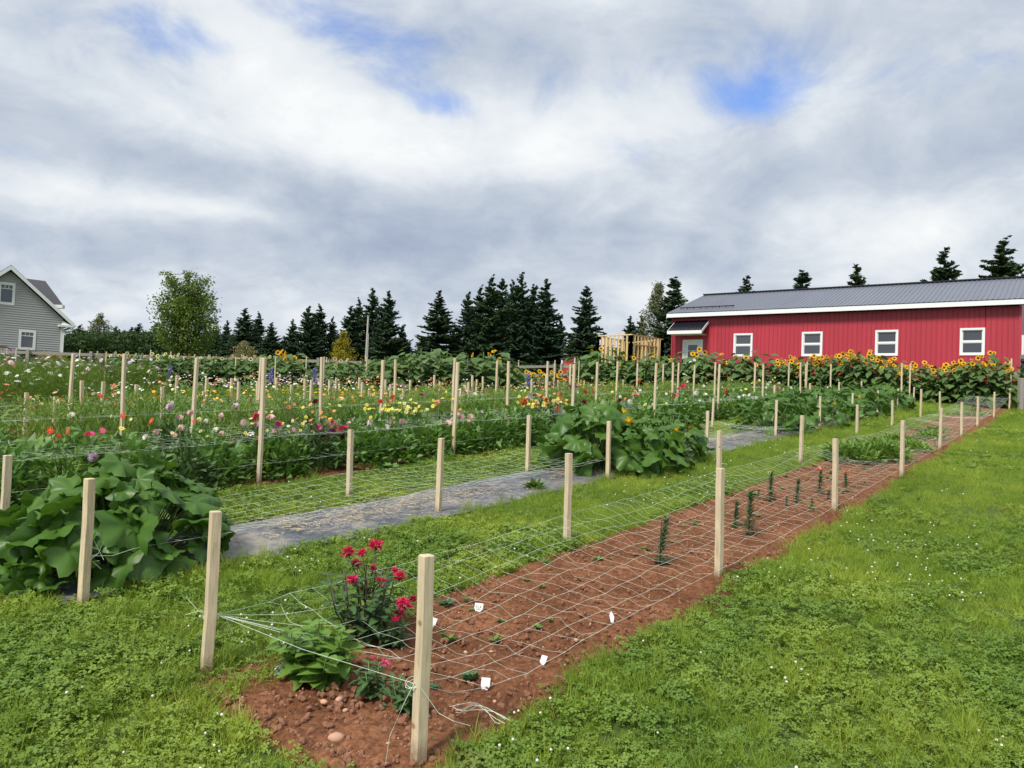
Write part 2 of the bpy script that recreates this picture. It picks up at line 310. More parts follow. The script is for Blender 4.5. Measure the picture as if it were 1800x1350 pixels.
# pumpkin leaf with paler veins
M_pump = leafmat('pumpkin_leaf', (.022, .085, .012), (.15, .28, .04), .28, .42, .4, 5)
def petal(name, c, c2=None):
    return leafmat('petal_'+name, c, c2 or tuple(min(1, q*1.3+.03) for q in c), .15, .6, .2, 20)
PC = {'pale pink': petal('pale_pink', (.72, .42, .46), (.85, .62, .62)), 'lilac': petal('lilac', (.55, .36, .60), (.72, .55, .74)), 'hot pink': petal('hot_pink', (.62, .05, .18), (.80, .14, .30)),
      'crimson': petal('crimson', (.56, .012, .09), (.74, .05, .17)), 'scarlet': petal('scarlet', (.55, .03, .012), (.72, .08, .03)), 'dark maroon': petal('maroon', (.07, .004, .008), (.13, .01, .015)),
      'white': petal('white', (.72, .72, .66), (.85, .85, .80)), 'yellow': petal('yellow', (.72, .62, .05), (.85, .78, .18)), 'pale yellow': petal('pale_yellow', (.70, .68, .28), (.82, .80, .45)),
      'orange': petal('orange', (.70, .27, .05), (.80, .42, .12)), 'peach': petal('peach', (.72, .30, .14), (.80, .45, .26)), 'coral': petal('coral', (.60, .17, .09), (.74, .30, .18)), 'purple': petal('purple', (.22, .03, .16), (.34, .07, .26)),
      'blue violet': petal('blue_violet', (.16, .16, .45), (.28, .28, .62)), 'gold': petal('gold', (.80, .42, .005), (.90, .55, .02)), 'golden orange': petal('golden_orange', (.78, .36, .005), (.88, .50, .02))}
M_eye = plain('flower_eye', (.45, .25, .02), .9); M_seed = plain('sunflower_seed_disc', (.022, .010, .006), .95, .3, 60)

# ---------------------------------------------------------------- ground
def axis_x():
    a = list(np.arange(-12, 22.01, .25)); x = -12; st = .3
    while x > -500: x -= st; st *= 1.12; a.insert(0, x)
    x = 22; st = .3
    while x < 500: x += st; st *= 1.12; a.append(x)
    return np.array(a)
def axis_y():
    a = list(np.arange(-2, 30.01, .25)); y = -2; st = .4
    while y > -60: y -= st; st *= 1.3; a.insert(0, y)
    y = 30; st = .3
    while y < 900: y += st; st *= 1.1; a.append(y)
    return np.array(a)
ax, ay = axis_x(), axis_y(); GX, GY = np.meshgrid(ax, ay)
def lump(x, y): return .008*(np.sin(x*3.1+y*1.7)+np.sin(x*1.3-y*2.9+1)+np.sin(x*5.7+y*4.3+2)*.5)
Gs, Gt = ST(GX, GY)
bedmask = (Gs > -.35) & (Gs < 33.6) & (Gt > -.25) & (Gt < 1.38)
GZ = gz(GX, GY)+lump(GX, GY)*(~bedmask)-.05*bedmask
V = np.stack([GX, GY, GZ], -1).reshape(-1, 3); ny, nx = GX.shape; i = np.arange(nx-1); j = np.arange(ny-1)
I, J = np.meshgrid(i, j); q = (J*nx+I).ravel(); Fg = np.stack([q, q+1, q+nx+1, q+nx], 1)
tag(obj('lawn', mesh('lawn', V, Fg, M_lawn, smooth=True)), kind='structure')

def fbm(x, y, sc, seed=0):
    r = np.random.default_rng(seed); o = 0; a = 1.
    for k in range(4):
        gsz = 64; G = r.random((gsz, gsz)); u = (x*sc) % gsz; v = (y*sc) % gsz; iu = u.astype(int) % gsz; iv = v.astype(int) % gsz; fu = sm(u-np.floor(u)); fv = sm(v-np.floor(v))
        o = o+a*((G[iu, iv]*(1-fu)+G[(iu+1) % gsz, iv]*fu)*(1-fv)+(G[iu, (iv+1) % gsz]*(1-fu)+G[(iu+1) % gsz, (iv+1) % gsz]*fu)*fv-.5); a *= .55; sc *= 2.1
    return o
def bed_edge(s, side):   # wobbly edges of the soil bed
    return (-.09 if side == 0 else .95+.27*sm((s-.1)/1.5))+.06*fbm(s+side*13, s*0+3, 1.3, 3)
def soil_sheet(s0, s1, t0, t1, ds, dt, clod, name):
    s = np.arange(s0, s1+ds, ds); t = np.arange(t0, t1+dt, dt); S, T = np.meshgrid(s, t)
    p = W(S, T); z = p[..., 2]
    h = clod*(fbm(S, T, 3, 1)*1.0+np.maximum(fbm(S, T, 16, 2), -.1)*.75+fbm(S, T, 40, 4)*.25)+.012
    e = np.minimum(np.minimum(S-s0, s1-S), np.minimum(T-t0, t1-T)); h = h-.07*(1-sm((e+.03*fbm(S, T, 5, 6))/.12))
    V = np.stack([p[..., 0], p[..., 1], z+h], -1).reshape(-1, 3); n = S.shape[1]; I, J = np.meshgrid(np.arange(n-1), np.arange(S.shape[0]-1)); q = (J*n+I).ravel()
    return mesh(name, V, np.stack([q, q+n, q+n+1, q+1], 1), M_soil, smooth=True)
tag(obj('red_soil_bed', soil_sheet(-.30, 7.0, -.18, 1.33, .022, .022, .030, 'red_soil_bed')), kind='structure')
tag(obj('red_soil_bed_far_part', soil_sheet(6.9, 33.6, -.18, 1.33, .07, .06, .026, 'soil')), kind='structure').name = 'red_soil_bed'
BEDS = [(5.0, 6.5), (7.55, 9.2), (10.2, 11.8), (12.8, 14.4), (15.4, 17.0), (18.0, 19.6)]
for t0, t1 in BEDS: tag(obj('soil_bed', soil_sheet(-3, 33, t0, t1, .25, .2, .02, 'soil_bed')), kind='structure')

# crumbs and pebbles on the soil (uncountable)
PH = (1+5**.5)/2
ICO = nrm(np.array([(-1, PH, 0), (1, PH, 0), (-1, -PH, 0), (1, -PH, 0), (0, -1, PH), (0, 1, PH), (0, -1, -PH), (0, 1, -PH), (PH, 0, -1), (PH, 0, 1), (-PH, 0, -1), (-PH, 0, 1)], float))
ICO_F = np.array([(0, 11, 5), (0, 5, 1), (0, 1, 7), (0, 7, 10), (0, 10, 11), (1, 5, 9), (5, 11, 4), (11, 10, 2), (10, 7, 6), (7, 1, 8), (3, 9, 4), (3, 4, 2), (3, 2, 6), (3, 6, 8), (3, 8, 9), (4, 9, 5), (2, 4, 11), (6, 2, 10), (8, 6, 7), (9, 8, 1)])
def stones(n, s0, s1, smin, smax, m, name, pw=3.):
    s = s0+(s1-s0)*rng.random(n)**1.5; t = -.07+1.3*rng.random(n); p = W(s, t); sz = smin+(smax-smin)*rng.random(n)**pw; p[:, 2] += .012+.01*rng.random(n)
    R = frames(randdir(n), randdir(n)); V, Fo, ti = cloud(ICO, ICO_F, p, R, sz[:, None]*(.45+.8*rng.random((n, 3))))
    tag(obj(name, mesh(name, V, Fo, m, ti, smooth=False)), kind='stuff')
stones(9000, -.2, 16, .003, .020, M_crumb, 'soil_crumbs'); stones(420, -.2, 12, .003, .009, M_pebble, 'small_pebbles', 1.5)
def rock_mesh(seed):
    r = np.random.default_rng(seed); b = bpy.data.meshes.new('stone'); V = ICO; Fo = ICO_F; vs = list(map(tuple, V)); fs = []; mid = {}
    def md(a, c):
        k = (min(a, c), max(a, c))
        if k not in mid: mid[k] = len(vs); vs.append(tuple(nrm((np.array(vs[a])+np.array(vs[c]))/2)))
        return mid[k]
    for a, c, d in Fo:
        x, y, z = md(a, c), md(c, d), md(d, a); fs += [(a, x, z), (c, y, x), (d, z, y), (x, y, z)]
    A = np.array(vs)*(1+.16*r.random((len(vs), 1)))*np.array([1.25, .9, .7])
    return mesh('stone', A, np.array(fs), M_pebble, np.zeros(len(A)), smooth=True)
ROCK = [rock_mesh(i) for i in range(3)]
for k, (u, v, r_, lab) in enumerate([(590, 1307, .026, 'large rounded reddish stone at the near left corner of the soil bed'), (596, 1237, .017, 'buff stone lying on the soil in front of the leafy plant'), (569, 1241, .015, 'brown stone beside the buff stone in front of the leafy plant'),
                                  (607, 1255, .011, 'small pale upright stone below the buff stone in the soil'), (818, 1152, .011, 'small pale stone on the soil to the right of the nearest stake'), (863, 1151, .010, 'small stone on the soil above the tilted white marker'),
                                  (1012, 1131, .014, 'rough brown stone near the right edge of the soil bed'), (682, 1316, .012, 'flat small stone at the near edge of the soil bed')]):
    p = on_ground(u, v); tag(obj('stone', ROCK[k % 3], None, (p[0], p[1], p[2]+r_*.5+.01), (0, 0, k*1.3), r_), lab, 'stone', 'stones on the red soil')

# weed fabric
def fabric():
    s = np.arange(-.1, 24.4, .09); t = np.arange(2.70, 3.74, .052); S, T = np.meshgrid(s, t); T = T+.03*fbm(S, T*0+2, 1.1, 8)
    p = W(S, T); h = .028+.012*fbm(S, T, 2.2, 9)+.012*np.abs(fbm(S*.4, T, 7, 10)); e = np.minimum(T-T.min(0), T.max(0)-T); h -= .02*(1-sm(e/.05))
    V = np.stack([p[..., 0], p[..., 1], p[..., 2]+h], -1).reshape(-1, 3); n = S.shape[1]; I, J = np.meshgrid(np.arange(n-1), np.arange(S.shape[0]-1)); q = (J*n+I).ravel()
    o = obj('weed_fabric', mesh('weed_fabric', V, np.stack([q, q+n, q+n+1, q+1], 1), M_fabric, smooth=True))
    tag(o, 'long strip of black woven weed fabric under the pumpkin plants', 'ground cloth')
fabric()
n = 9000; s = 1.2+rng.random(n)*12; t = 3.25+.20*rng.normal(size=n); k = (t > 2.75) & (t < 3.7) & (fbm(s, t, 1.4, 11) > -.12); s, t = s[k], t[k]; p = W(s, t, .05)
V, Fo, ti = cloud(np.array([(-.5, 0, 0), (.5, 0, 0), (.5, .09, .01), (-.5, .09, .01)]), np.array([(0, 1, 2, 3)]), p, frames(np.concatenate([rng.normal(size=(len(s), 2)), .12*rng.normal(size=(len(s), 1))], 1), np.array([0, 0, 1.])), .02+.045*rng.random(len(s)))
tag(obj('straw_scraps', mesh('straw_scraps', V, Fo, M_straw, ti)), kind='stuff')

# ---------------------------------------------------------------- grass and clover (geometry nodes, uncountable)
def proto_obj(name, me): return bpy.data.objects.new(name, me)
def clover_clump(seed):
    r = np.random.default_rng(seed); MBs = []; n = 15
    T = []; Fo = []
    for k in range(3):
        a = k*2*math.pi/3; ca, sa = math.cos(a), math.sin(a)
        q = np.array([(0, 0, 0), (-.42, .55, .10), (-.25, .98, .05), (.25, .98, .05), (.42, .55, .10)]); x = q[:, 0]*ca-q[:, 1]*sa; y = q[:, 0]*sa+q[:, 1]*ca
        T.append(np.stack([x, y, q[:, 2]], 1)); Fo += [[5*k, 5*k+4, 5*k+3, 5*k+2], ]; Fo += [[5*k, 5*k+2, 5*k+1, 5*k+1]]
    T = np.concatenate(T); tr = []
    for k in range(3): tr += [(5*k, 5*k+4, 5*k+3), (5*k, 5*k+3, 5*k+2), (5*k, 5*k+2, 5*k+1)]
    pos = np.concatenate([r.normal(size=(n, 2))*.045, (.022+.04*r.random((n, 1)))], 1)
    nz = nrm(np.concatenate([r.normal(size=(n, 2))*.45, np.ones((n, 1))], 1)); d = nrm(np.cross(nz, randdir(n)))
    V, Fa, ti = cloud(T, np.array(tr), pos, frames(d, nz), .011+.007*r.random(n)); return mesh('clover_clump', V, Fa, M_clover, ti)
def grass_tuft(seed, n=26, h=.07, spread=.05, lean=.55):
    r = np.random.default_rng(seed); pos = np.concatenate([r.normal(size=(n, 2))*spread*.6, np.zeros((n, 1))], 1)
    d = nrm(np.concatenate([r.normal(size=(n, 2))*lean, np.ones((n, 1))], 1)); up = np.concatenate([r.normal(size=(n, 2)), .2*np.ones((n, 1))], 1)
    L = h*(.55+.8*r.random(n)); Rf = frames(d, up); V, Fa, ti = cloud(BLADE*np.array([1, 1, 1]), np.array([(0, 1, 2, 3)]), pos, Rf, np.stack([np.full(n, .062), L, L], 1))
    V2, F2 = V, np.concatenate([np.array([(3, 2, 4)])+5*i for i in range(n)])
    return mesh('grass_tuft', V, [Fa, F2], M_grass, ti)
PROT = [proto_obj('clover_clump', clover_clump(i)) for i in range(3)]+[proto_obj('grass_tuft', grass_tuft(10+i, 34, .075, .055, .6)) for i in range(3)]+[proto_obj('tall_grass_tuft', grass_tuft(20+i, 34, .13, .05, .45)) for i in range(2)]
def scatter(name, P, rot, sc, idx, protos):
    me = mesh(name, P, []); 
    a = me.attributes.new('rot', 'FLOAT_VECTOR', 'POINT'); a.data.foreach_set('vector', np.asarray(rot, np.float32).ravel())
    a = me.attributes.new('sc', 'FLOAT', 'POINT'); a.data.foreach_set('value', np.asarray(sc, np.float32))
    a = me.attributes.new('idx', 'INT', 'POINT'); a.data.foreach_set('value', np.asarray(idx, np.int32))
    o = obj(name, me); ng = bpy.data.node_groups.new(name, 'GeometryNodeTree'); ng.is_modifier = True
    ng.interface.new_socket('Geometry', in_out='INPUT', socket_type='NodeSocketGeometry'); ng.interface.new_socket('Geometry', in_out='OUTPUT', socket_type='NodeSocketGeometry')
    L = ng.links.new; gi = ng.nodes.new('NodeGroupInput'); go = ng.nodes.new('NodeGroupOutput'); jn = ng.nodes.new('GeometryNodeJoinGeometry')
    def na(nm, ty): x = ng.nodes.new('GeometryNodeInputNamedAttribute'); x.data_type = ty; x.inputs[0].default_value = nm; return [q for q in x.outputs if q.enabled][0]
    ro, s_, ix = na('rot', 'FLOAT_VECTOR'), na('sc', 'FLOAT'), na('idx', 'INT')
    for k, po in enumerate(protos):
        oi = ng.nodes.new('GeometryNodeObjectInfo'); oi.inputs['Object'].default_value = po; oi.inputs['As Instance'].default_value = True
        cp = ng.nodes.new('FunctionNodeCompare'); cp.data_type = 'INT'; cp.operation = 'EQUAL'
        ii = [q for q in cp.inputs if q.enabled]; L(ix, ii[0]); ii[1].default_value = k
        ins = ng.nodes.new('GeometryNodeInstanceOnPoints'); L(gi.outputs[0], ins.inputs['Points']); L(cp.outputs[0], ins.inputs['Selection']); L(oi.outputs['Geometry'], ins.inputs['Instance'])
        L(ro, ins.inputs['Rotation']); L(s_, ins.inputs['Scale']); L(ins.outputs[0], jn.inputs[0])
    L(jn.outputs[0], go.inputs[0]); md = o.modifiers.new('scatter', 'NODES'); md.node_group = ng
    return tag(o, kind='stuff')
def lawn_ok(x, y):
    s, t = ST(x, y); inside = (s > -.27) & (s < 33.5) & (t > bed_edge(s, 0)) & (t < bed_edge(s, 1))
    fab = (s > -.08) & (s < 24.3) & (t > 2.76+.10*fbm(s, s*0, 2, 12)) & (t < 3.68+.08*fbm(s, s*0+5, 2, 12))
    o = ~(inside | fab)
    for t0, t1 in BEDS: o &= ~((s > -2.9) & (s < 32.9) & (t > t0+.05) & (t < t1-.05))
    o &= ~((s > 40.6) & (t > -.5) & (t < 18)); o &= ~((y > 51) & (x < -28)); return o
PX, PY = [], []
for y0, y1, dens in [(1.2, 4.5, 520), (4.5, 8, 300), (8, 13, 170), (13, 20, 90), (20, 32, 42), (32, 46, 16)]:
    xl, xr = -.85*y1-1, .85*y1+1; N = int(dens*(y1-y0)*(xr-xl)); x = xl+(xr-xl)*rng.random(N); y = y0+(y1-y0)*rng.random(N)
    k = np.abs(x) < .82*y+1.0; x, y = x[k], y[k]; k = lawn_ok(x, y); x, y = x[k], y[k]
    s, t = ST(x, y); k = ~((t > 9.5) & (rng.random(len(t)) > .35)); PX.append(x[k]); PY.append(y[k])
x = np.concatenate(PX); y = np.concatenate(PY); n = len(x); s, t = ST(x, y)
z = gz(x, y)+lump(x, y)-.006
cl = fbm(x, y, .8, 21)+.35*fbm(x, y, 3.0, 22)-.10*(y > 7)-.25*sm((y-6)/8)+.18*(t > 1.3)*(t < 2.7)*0+.16*(y < 5)+.10*(x < -.5)
isclo = cl+.30*rng.normal(size=n)-.13*(x > .5)-.10*sm((y-3)/4) > .06
edge = (np.minimum(np.abs(t-bed_edge(s, 0)), np.abs(t-bed_edge(s, 1))) < .09) & (s > -.4) & (s < 33)
edge |= (np.abs(s+.27) < .1) & (t > 0) & (t < 1.3); fe = (np.abs(t-2.66) < .07) | (np.abs(t-3.78) < .07)
tall = (rng.random(n) < .05+.10*np.clip(fbm(x, y, .9, 41), 0, 1)) | (edge & (rng.random(n) < .14)) | (fe & (rng.random(n) < .25)); tall &= y > 1.5
idx = np.where(isclo, rng.integers(0, 3, n), 3+rng.integers(0, 3, n)); idx = np.where(tall, 6+rng.integers(0, 2, n), idx)
sc = .85*(.75+.5*rng.random(n))*np.interp(y, [2, 8, 20, 40], [1, 1.15, 1.7, 2.8])*(.8+.5*np.clip(fbm(x, y, 1.6, 23)+.5, 0, 1))
sc = np.where((idx >= 3), sc*np.interp(y, [3, 9], [.95, .75]), sc)
rot = np.stack([.12*rng.normal(size=n), .12*rng.normal(size=n), rng.random(n)*6.28], 1)
scatter('lawn_grass', np.stack([x, y, z], 1), rot, sc, idx, PROT)
print('grass instances', n)
# white clover heads dotted in patches
n = 2600; y = 2.2+rng.random(n)**1.4*22; x = (rng.random(n)*1.5-.75)*(y+1); k = lawn_ok(x, y) & (fbm(x, y, .7, 31)+.5*fbm(x, y, 2.4, 32) > .16+.16*(x < 0)); x, y = x[k], y[k]; n = len(x)
V, Fo, ti = cloud(ICO, ICO_F, np.stack([x, y, gz(x, y)+.05+.03*rng.random(n)], 1), np.repeat(np.eye(3)[None], n, 0), .0036+.0026*rng.random(n)+.0004*y)
tag(obj('white_clover_flowers', mesh('white_clover_flowers', V, Fo, M_cloverhead, ti, smooth=True)), kind='stuff')
# ================================================================ buildings
# barn: front wall runs along t at s = 40.85, ridge above s = 46
BS, B0, B1, BW = 40.85, .13, 17.62, 10.3; BZ, BE, BR = 3.38, 7.28, 9.42
def loc_t(s, t, z): return W(s, t, absz=z)
barn = thing('barn', 'long red steel-sided barn with blue-grey metal roof and white window frames', 'barn', loc_t(BS, (B0+B1)/2, BZ))
Binv = np.array(barn.location)
def bpart(mb, name, mats, parent=barn, base=None, smooth=False):
    base = Binv if base is None else base
    mb.V = [v-base for v in mb.V]; return mb.build(name, mats, parent, smooth)
def rib_panel(mb, a, b, horiz, nrmv, width, step, z0, z1):
    pass
npan = 19; pw = (B1-B0)/npan
def wall_panel_mesh(s0, t0, wd, z0, z1, m=0, face=-1):
    """ribbed sheet on plane s=s0 from t0, ribs proud towards the camera"""
    mb = MB(); prof = []; nr = 4; st = wd/nr
    for k in range(nr): prof += [(k*st, 0), (k*st+st-.055, 0), (k*st+st-.045, .022), (k*st+st-.015, .022)]
    prof += [(wd-.002, 0)]
    prof = [(a, b) for a, b in prof]
    bot = [loc_t(s0+face*b, t0+a, z0) for a, b in prof]; top = [loc_t(s0+face*b, t0+a, z1) for a, b in prof]; k = len(prof)
    mb.add(bot+top, [(i, i+1, k+i+1, k+i) for i in range(k-1)], m); return mb
# solid core of the walls, in two boxes either side of each opening is not needed: core sits behind the openings
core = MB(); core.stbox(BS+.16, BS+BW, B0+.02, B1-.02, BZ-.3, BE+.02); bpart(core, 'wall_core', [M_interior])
wins = [(13.29, 1.1), (9.49, 1.08), (5.80, 1.08), (2.01, 1.05)]; WZ0, WZ1 = 4.95, 6.28; DT0, DT1, DZ1 = 15.70, 16.95, 5.98
def openings(a, b):
    o = [(c-w_/2, c+w_/2, WZ0, WZ1) for c, w_ in wins]+[(DT0, DT1, BZ-.1, DZ1)]
    return [q for q in o if q[0] < b and q[1] > a]
for k in range(npan):
    a = B0+k*pw; b = a+pw; ops = openings(a, b); mb = MB(); cuts = [a, b]
    for o in ops: cuts += [min(max(o[0], a), b), min(max(o[1], a), b)]
    rib0 = [a+q*pw/4 for q in range(4)]
    def seg(x0, x1, z0, z1):
        prof = [(x0, 0)]
        for q in range(4):
            r1 = a+(q+1)*pw/4
            for dx, h in ((-.055, 0), (-.043, .024), (-.016, .024), (-.004, 0)):
                if x0 < r1+dx < x1: prof.append((r1+dx, h))
        prof.append((x1, 0)); kk = len(prof)
        mb.add([loc_t(BS-h, q, z0) for q, h in prof]+[loc_t(BS-h, q, z1) for q, h in prof], [(i+1, i, kk+i, kk+i+1) for i in range(kk-1)])
    cuts = sorted(set(cuts))
    for x0, x1 in zip(cuts[:-1], cuts[1:]):
        if x1-x0 < .003: continue
        mid = (x0+x1)/2; hit = [o for o in ops if o[0] < mid < o[1]]
        if hit: seg(x0, x1, BZ-.1, hit[0][2]) if hit[0][2] > BZ else None; seg(x0, x1, hit[0][3], BE)
        else: seg(x0, x1, BZ-.1, BE)
    bpart(mb, 'siding_panel', [M_red])
# gable ends and back
for tt in (B0, B1):
    mb = MB(); P = [loc_t(BS-.001, tt, BZ-.1), loc_t(BS+BW, tt, BZ-.1), loc_t(BS+BW, tt, BE), loc_t(BS+BW/2, tt, BR-.02), loc_t(BS-.001, tt, BE)]; mb.add(P, [[0, 1, 2, 3, 4]]); bpart(mb, 'gable_wall', [M_red])
for q0, q1 in ((B0-.10, B0-.005), (B1+.005, B1+.07)): mb = MB(); mb.stbox(BS-.055, BS+.02, q0, q1, BZ-.1, BE); bpart(mb, 'corner_trim', [M_red])
mb = MB(); mb.stbox(BS-.12, BS-.03, B0-.1, DT0-.3, BZ-.3, BZ+.05); bpart(mb, 'foundation', [M_conc])
# roof panels, each ribbed
OT0, OT1, ES = B0-.25, B1+.22, BS-.45; RS = BS+BW/2; slope = (BR-(BE+.27))/(RS-ES)
nrp = 20; rw = (OT1-OT0)/nrp
for k in range(nrp):
    mb = MB(); a = OT0+k*rw; prof = []
    for q in range(4): x = a+q*rw/4; prof += [(x, 0), (x+rw/4-.075, 0), (x+rw/4-.055, .032), (x+rw/4-.02, .032)]
    prof += [(a+rw, 0)]; kk = len(prof)
    mb.add([loc_t(ES, q, BE+.27+h) for q, h in prof]+[loc_t(RS, q, BR+h) for q, h in prof], [(i+1, i, kk+i, kk+i+1) for i in range(kk-1)])
    bpart(mb, 'roof_panel', [M_roof])
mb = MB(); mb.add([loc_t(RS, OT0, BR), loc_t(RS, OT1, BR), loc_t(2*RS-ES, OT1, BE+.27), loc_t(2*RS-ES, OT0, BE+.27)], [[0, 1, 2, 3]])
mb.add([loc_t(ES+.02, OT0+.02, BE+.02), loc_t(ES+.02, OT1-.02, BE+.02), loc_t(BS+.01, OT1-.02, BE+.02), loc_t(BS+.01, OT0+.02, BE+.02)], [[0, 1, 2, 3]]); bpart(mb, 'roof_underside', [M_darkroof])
mb = MB(); mb.stbox(RS-.16, RS+.16, OT0-.02, OT1+.02, BR+.02, BR+.085); bpart(mb, 'ridge_cap', [M_darkroof])
mb = MB(); mb.stbox(ES-.05, ES-.003, OT0-.01, OT1+.01, BE+.01, BE+.245); bpart(mb, 'eave_fascia', [M_white])
mb = MB(); mb.stbox(ES-.06, ES+.03, OT0-.015, OT1+.015, BE+.247, BE+.275); bpart(mb, 'drip_edge', [M_darkroof])
for tt in (OT0-.03, OT1+.003):
    mb = MB(); c = []
    for z0 in (-.05, .26):
        for a, b in ((0, 0), (0, .03), (1, .03), (1, 0)): c.append(loc_t(ES+(RS-ES)*a, tt+b, BE+z0+(BR-BE-.27)*a))
    mb.box8(np.array(c)); bpart(mb, 'rake_trim', [M_white])
# snow guard rail low on the roof by the door
mb = MB(); q0 = loc_t(ES+1.05, OT1-.35, BE+.27+1.05*slope+.10); q1 = loc_t(ES+1.05, 14.1, BE+.27+1.05*slope+.10); mb.tube([q0, q1], .035, 6)
for f in np.linspace(.03, .97, 9): p = q0+(q1-q0)*f; mb.tube([p, p-np.array([0, 0, .11])], .02, 4)
bpart(mb, 'snow_guard', [M_darkroof])
for c, w_ in wins:
    mb = MB(); f = .10; a, b = c-w_/2, c+w_/2; s0, s1 = BS-.045, BS+.05
    mb.stbox(s0, s1, a, b, WZ0, WZ0+f); mb.stbox(s0, s1, a, b, WZ1-f, WZ1); mb.stbox(s0, s1, a, a+f, WZ0+f, WZ1-f); mb.stbox(s0, s1, b-f, b, WZ0+f, WZ1-f)
    mb.stbox(BS-.01, s1, a+f, b-f, (WZ0+WZ1)/2-.035, (WZ0+WZ1)/2+.035); fr = bpart(mb, 'window', [M_white])
    for z0, z1, ds in ((WZ0+f, (WZ0+WZ1)/2-.035, .03), ((WZ0+WZ1)/2+.035, WZ1-f, .045)):
        g_ = MB(); g_.stbox(BS+ds, BS+ds+.008, a+f, b-f, z0, z1); bpart(g_, 'pane', [M_glass], fr)
        r_ = MB(); e = .035; r_.stbox(BS+ds-.03, BS+ds+.004, a+f, b-f, z0, z0+e); r_.stbox(BS+ds-.03, BS+ds+.004, a+f, b-f, z1-e, z1); r_.stbox(BS+ds-.03, BS+ds+.004, a+f, a+f+e, z0+e, z1-e); r_.stbox(BS+ds-.03, BS+ds+.004, b-f-e, b-f, z0+e, z1-e); bpart(r_, 'sash', [M_white2], fr)
# door with half glass
mb = MB(); f = .11; a, b = DT0, DT1; mb.stbox(BS-.05, BS+.05, a, a+f, BZ, DZ1-f); mb.stbox(BS-.05, BS+.05, b-f, b, BZ, DZ1-f); mb.stbox(BS-.05, BS+.05, a, b, DZ1-f, DZ1); bpart(mb, 'door_frame', [M_white])
mb = MB(); z0, z1 = 4.95, DZ1-f-.2; x0, x1 = a+f+.22, b-f-.22
mb.stbox(BS, BS+.05, a+f, b-f, BZ+.02, z0); mb.stbox(BS, BS+.05, a+f, b-f, z1, DZ1-f); mb.stbox(BS, BS+.05, a+f, x0, z0, z1); mb.stbox(BS, BS+.05, x1, b-f, z0, z1); mb.stbox(BS-.012, BS+.03, x0, x1, (z0+z1)/2-.02, (z0+z1)/2+.02)
for zz in (3.6, 4.25): mb.stbox(BS-.015, BS, a+f+.13, a+f+.47, zz, zz+.5); mb.stbox(BS-.015, BS, b-f-.47, b-f-.13, zz, zz+.5)
dr = bpart(mb, 'door', [M_white]); g_ = MB(); g_.stbox(BS+.02, BS+.028, x0, x1, z0, z1); bpart(g_, 'pane', [M_glass], dr); g_ = MB(); g_.tube([loc_t(BS-.07, a+f+.08, 4.45), loc_t(BS, a+f+.08, 4.45)], .03, 8); bpart(g_, 'handle', [M_black], dr)
mb = MB(); mb.stbox(BS-1.2, BS-.06, DT0-.3, DT1+.3, BZ-.3, BZ+.03); bpart(mb, 'door_step', [M_conc])
# awning over the door: three panels and a white edge
A0, A1, AS = 15.36, 17.45, BS-1.12; AZ0, AZ1 = 6.42, 7.12
for k in range(3):
    mb = MB(); x0 = A0+(A1-A0)*k/3; x1 = x0+(A1-A0)/3; prof = []
    for q in range(3): xx = x0+(x1-x0)*q/3; d = (x1-x0)/3; prof += [(xx, 0), (xx+d-.07, 0), (xx+d-.055, .025), (xx+d-.02, .025)]
    prof += [(x1, 0)]; kk = len(prof)
    mb.add([loc_t(AS, q, AZ0+h) for q, h in prof]+[loc_t(BS-.03, q, AZ1+h) for q, h in prof], [(i+1, i, kk+i, kk+i+1) for i in range(kk-1)]); bpart(mb, 'awning_panel', [M_darkroof])
mb = MB(); mb.stbox(AS-.04, AS-.003, A0-.02, A1+.02, AZ0-.20, AZ0-.01)
for tt in (A0-.035, A1+.005):
    c = []
    for z0 in (-.17, -.012):
        for q, h in ((0, 0), (0, .03), (1, .03), (1, 0)): c.append(loc_t(AS+(BS-.04-AS)*q, tt+h, AZ0+z0+(AZ1-AZ0)*q))
    mb.box8(np.array(c))
bpart(mb, 'awning_trim', [M_white])
mb = MB(); mb.add([loc_t(AS, A0, AZ0-.19), loc_t(AS, A1, AZ0-.19), loc_t(BS-.04, A1, AZ0-.19), loc_t(BS-.04, A0, AZ0-.19)], [[0, 1, 2, 3]]); bpart(mb, 'awning_soffit', [M_white2])
# side door leaf just seen past the barn corner
mb = MB(); mb.stbox(BS+.1, BS+3.2, B0-.2, B0-.11, BZ, 5.9); bpart(mb, 'sliding_door', [M_white])

# ---------------- grey house, gable facing the garden
HY = 52.0; hz = 3.3
house = thing('house', 'grey vinyl-sided house with steep white-trimmed gable at the far left', 'house', (-34.2, HY, hz)); HB = np.array(house.location)
HA = math.radians(38)
def hb(mb, name, mats, parent=house, turn=True):
    V = []
    for v in mb.V:
        v = np.array(v, float)
        if turn: q = (v-[-30.6, HY, 0])*[.87, 1, 1]; v = np.stack([-30.6+q[:, 0]*math.cos(HA)-q[:, 1]*math.sin(HA), HY+q[:, 0]*math.sin(HA)+q[:, 1]*math.cos(HA), q[:, 2]], 1)
        V.append(v-HB)
    mb.V = V; return mb.build(name, mats, parent)
ap = (-34.24, 9.35); er = (-30.0, 5.98); wl = -38.2; wr = -30.6; sl = (ap[1]-er[1])/(er[0]-ap[0])
def roofz(x): return ap[1]-sl*abs(x-ap[0])
mb = MB(); z = hz-.4; c = .15
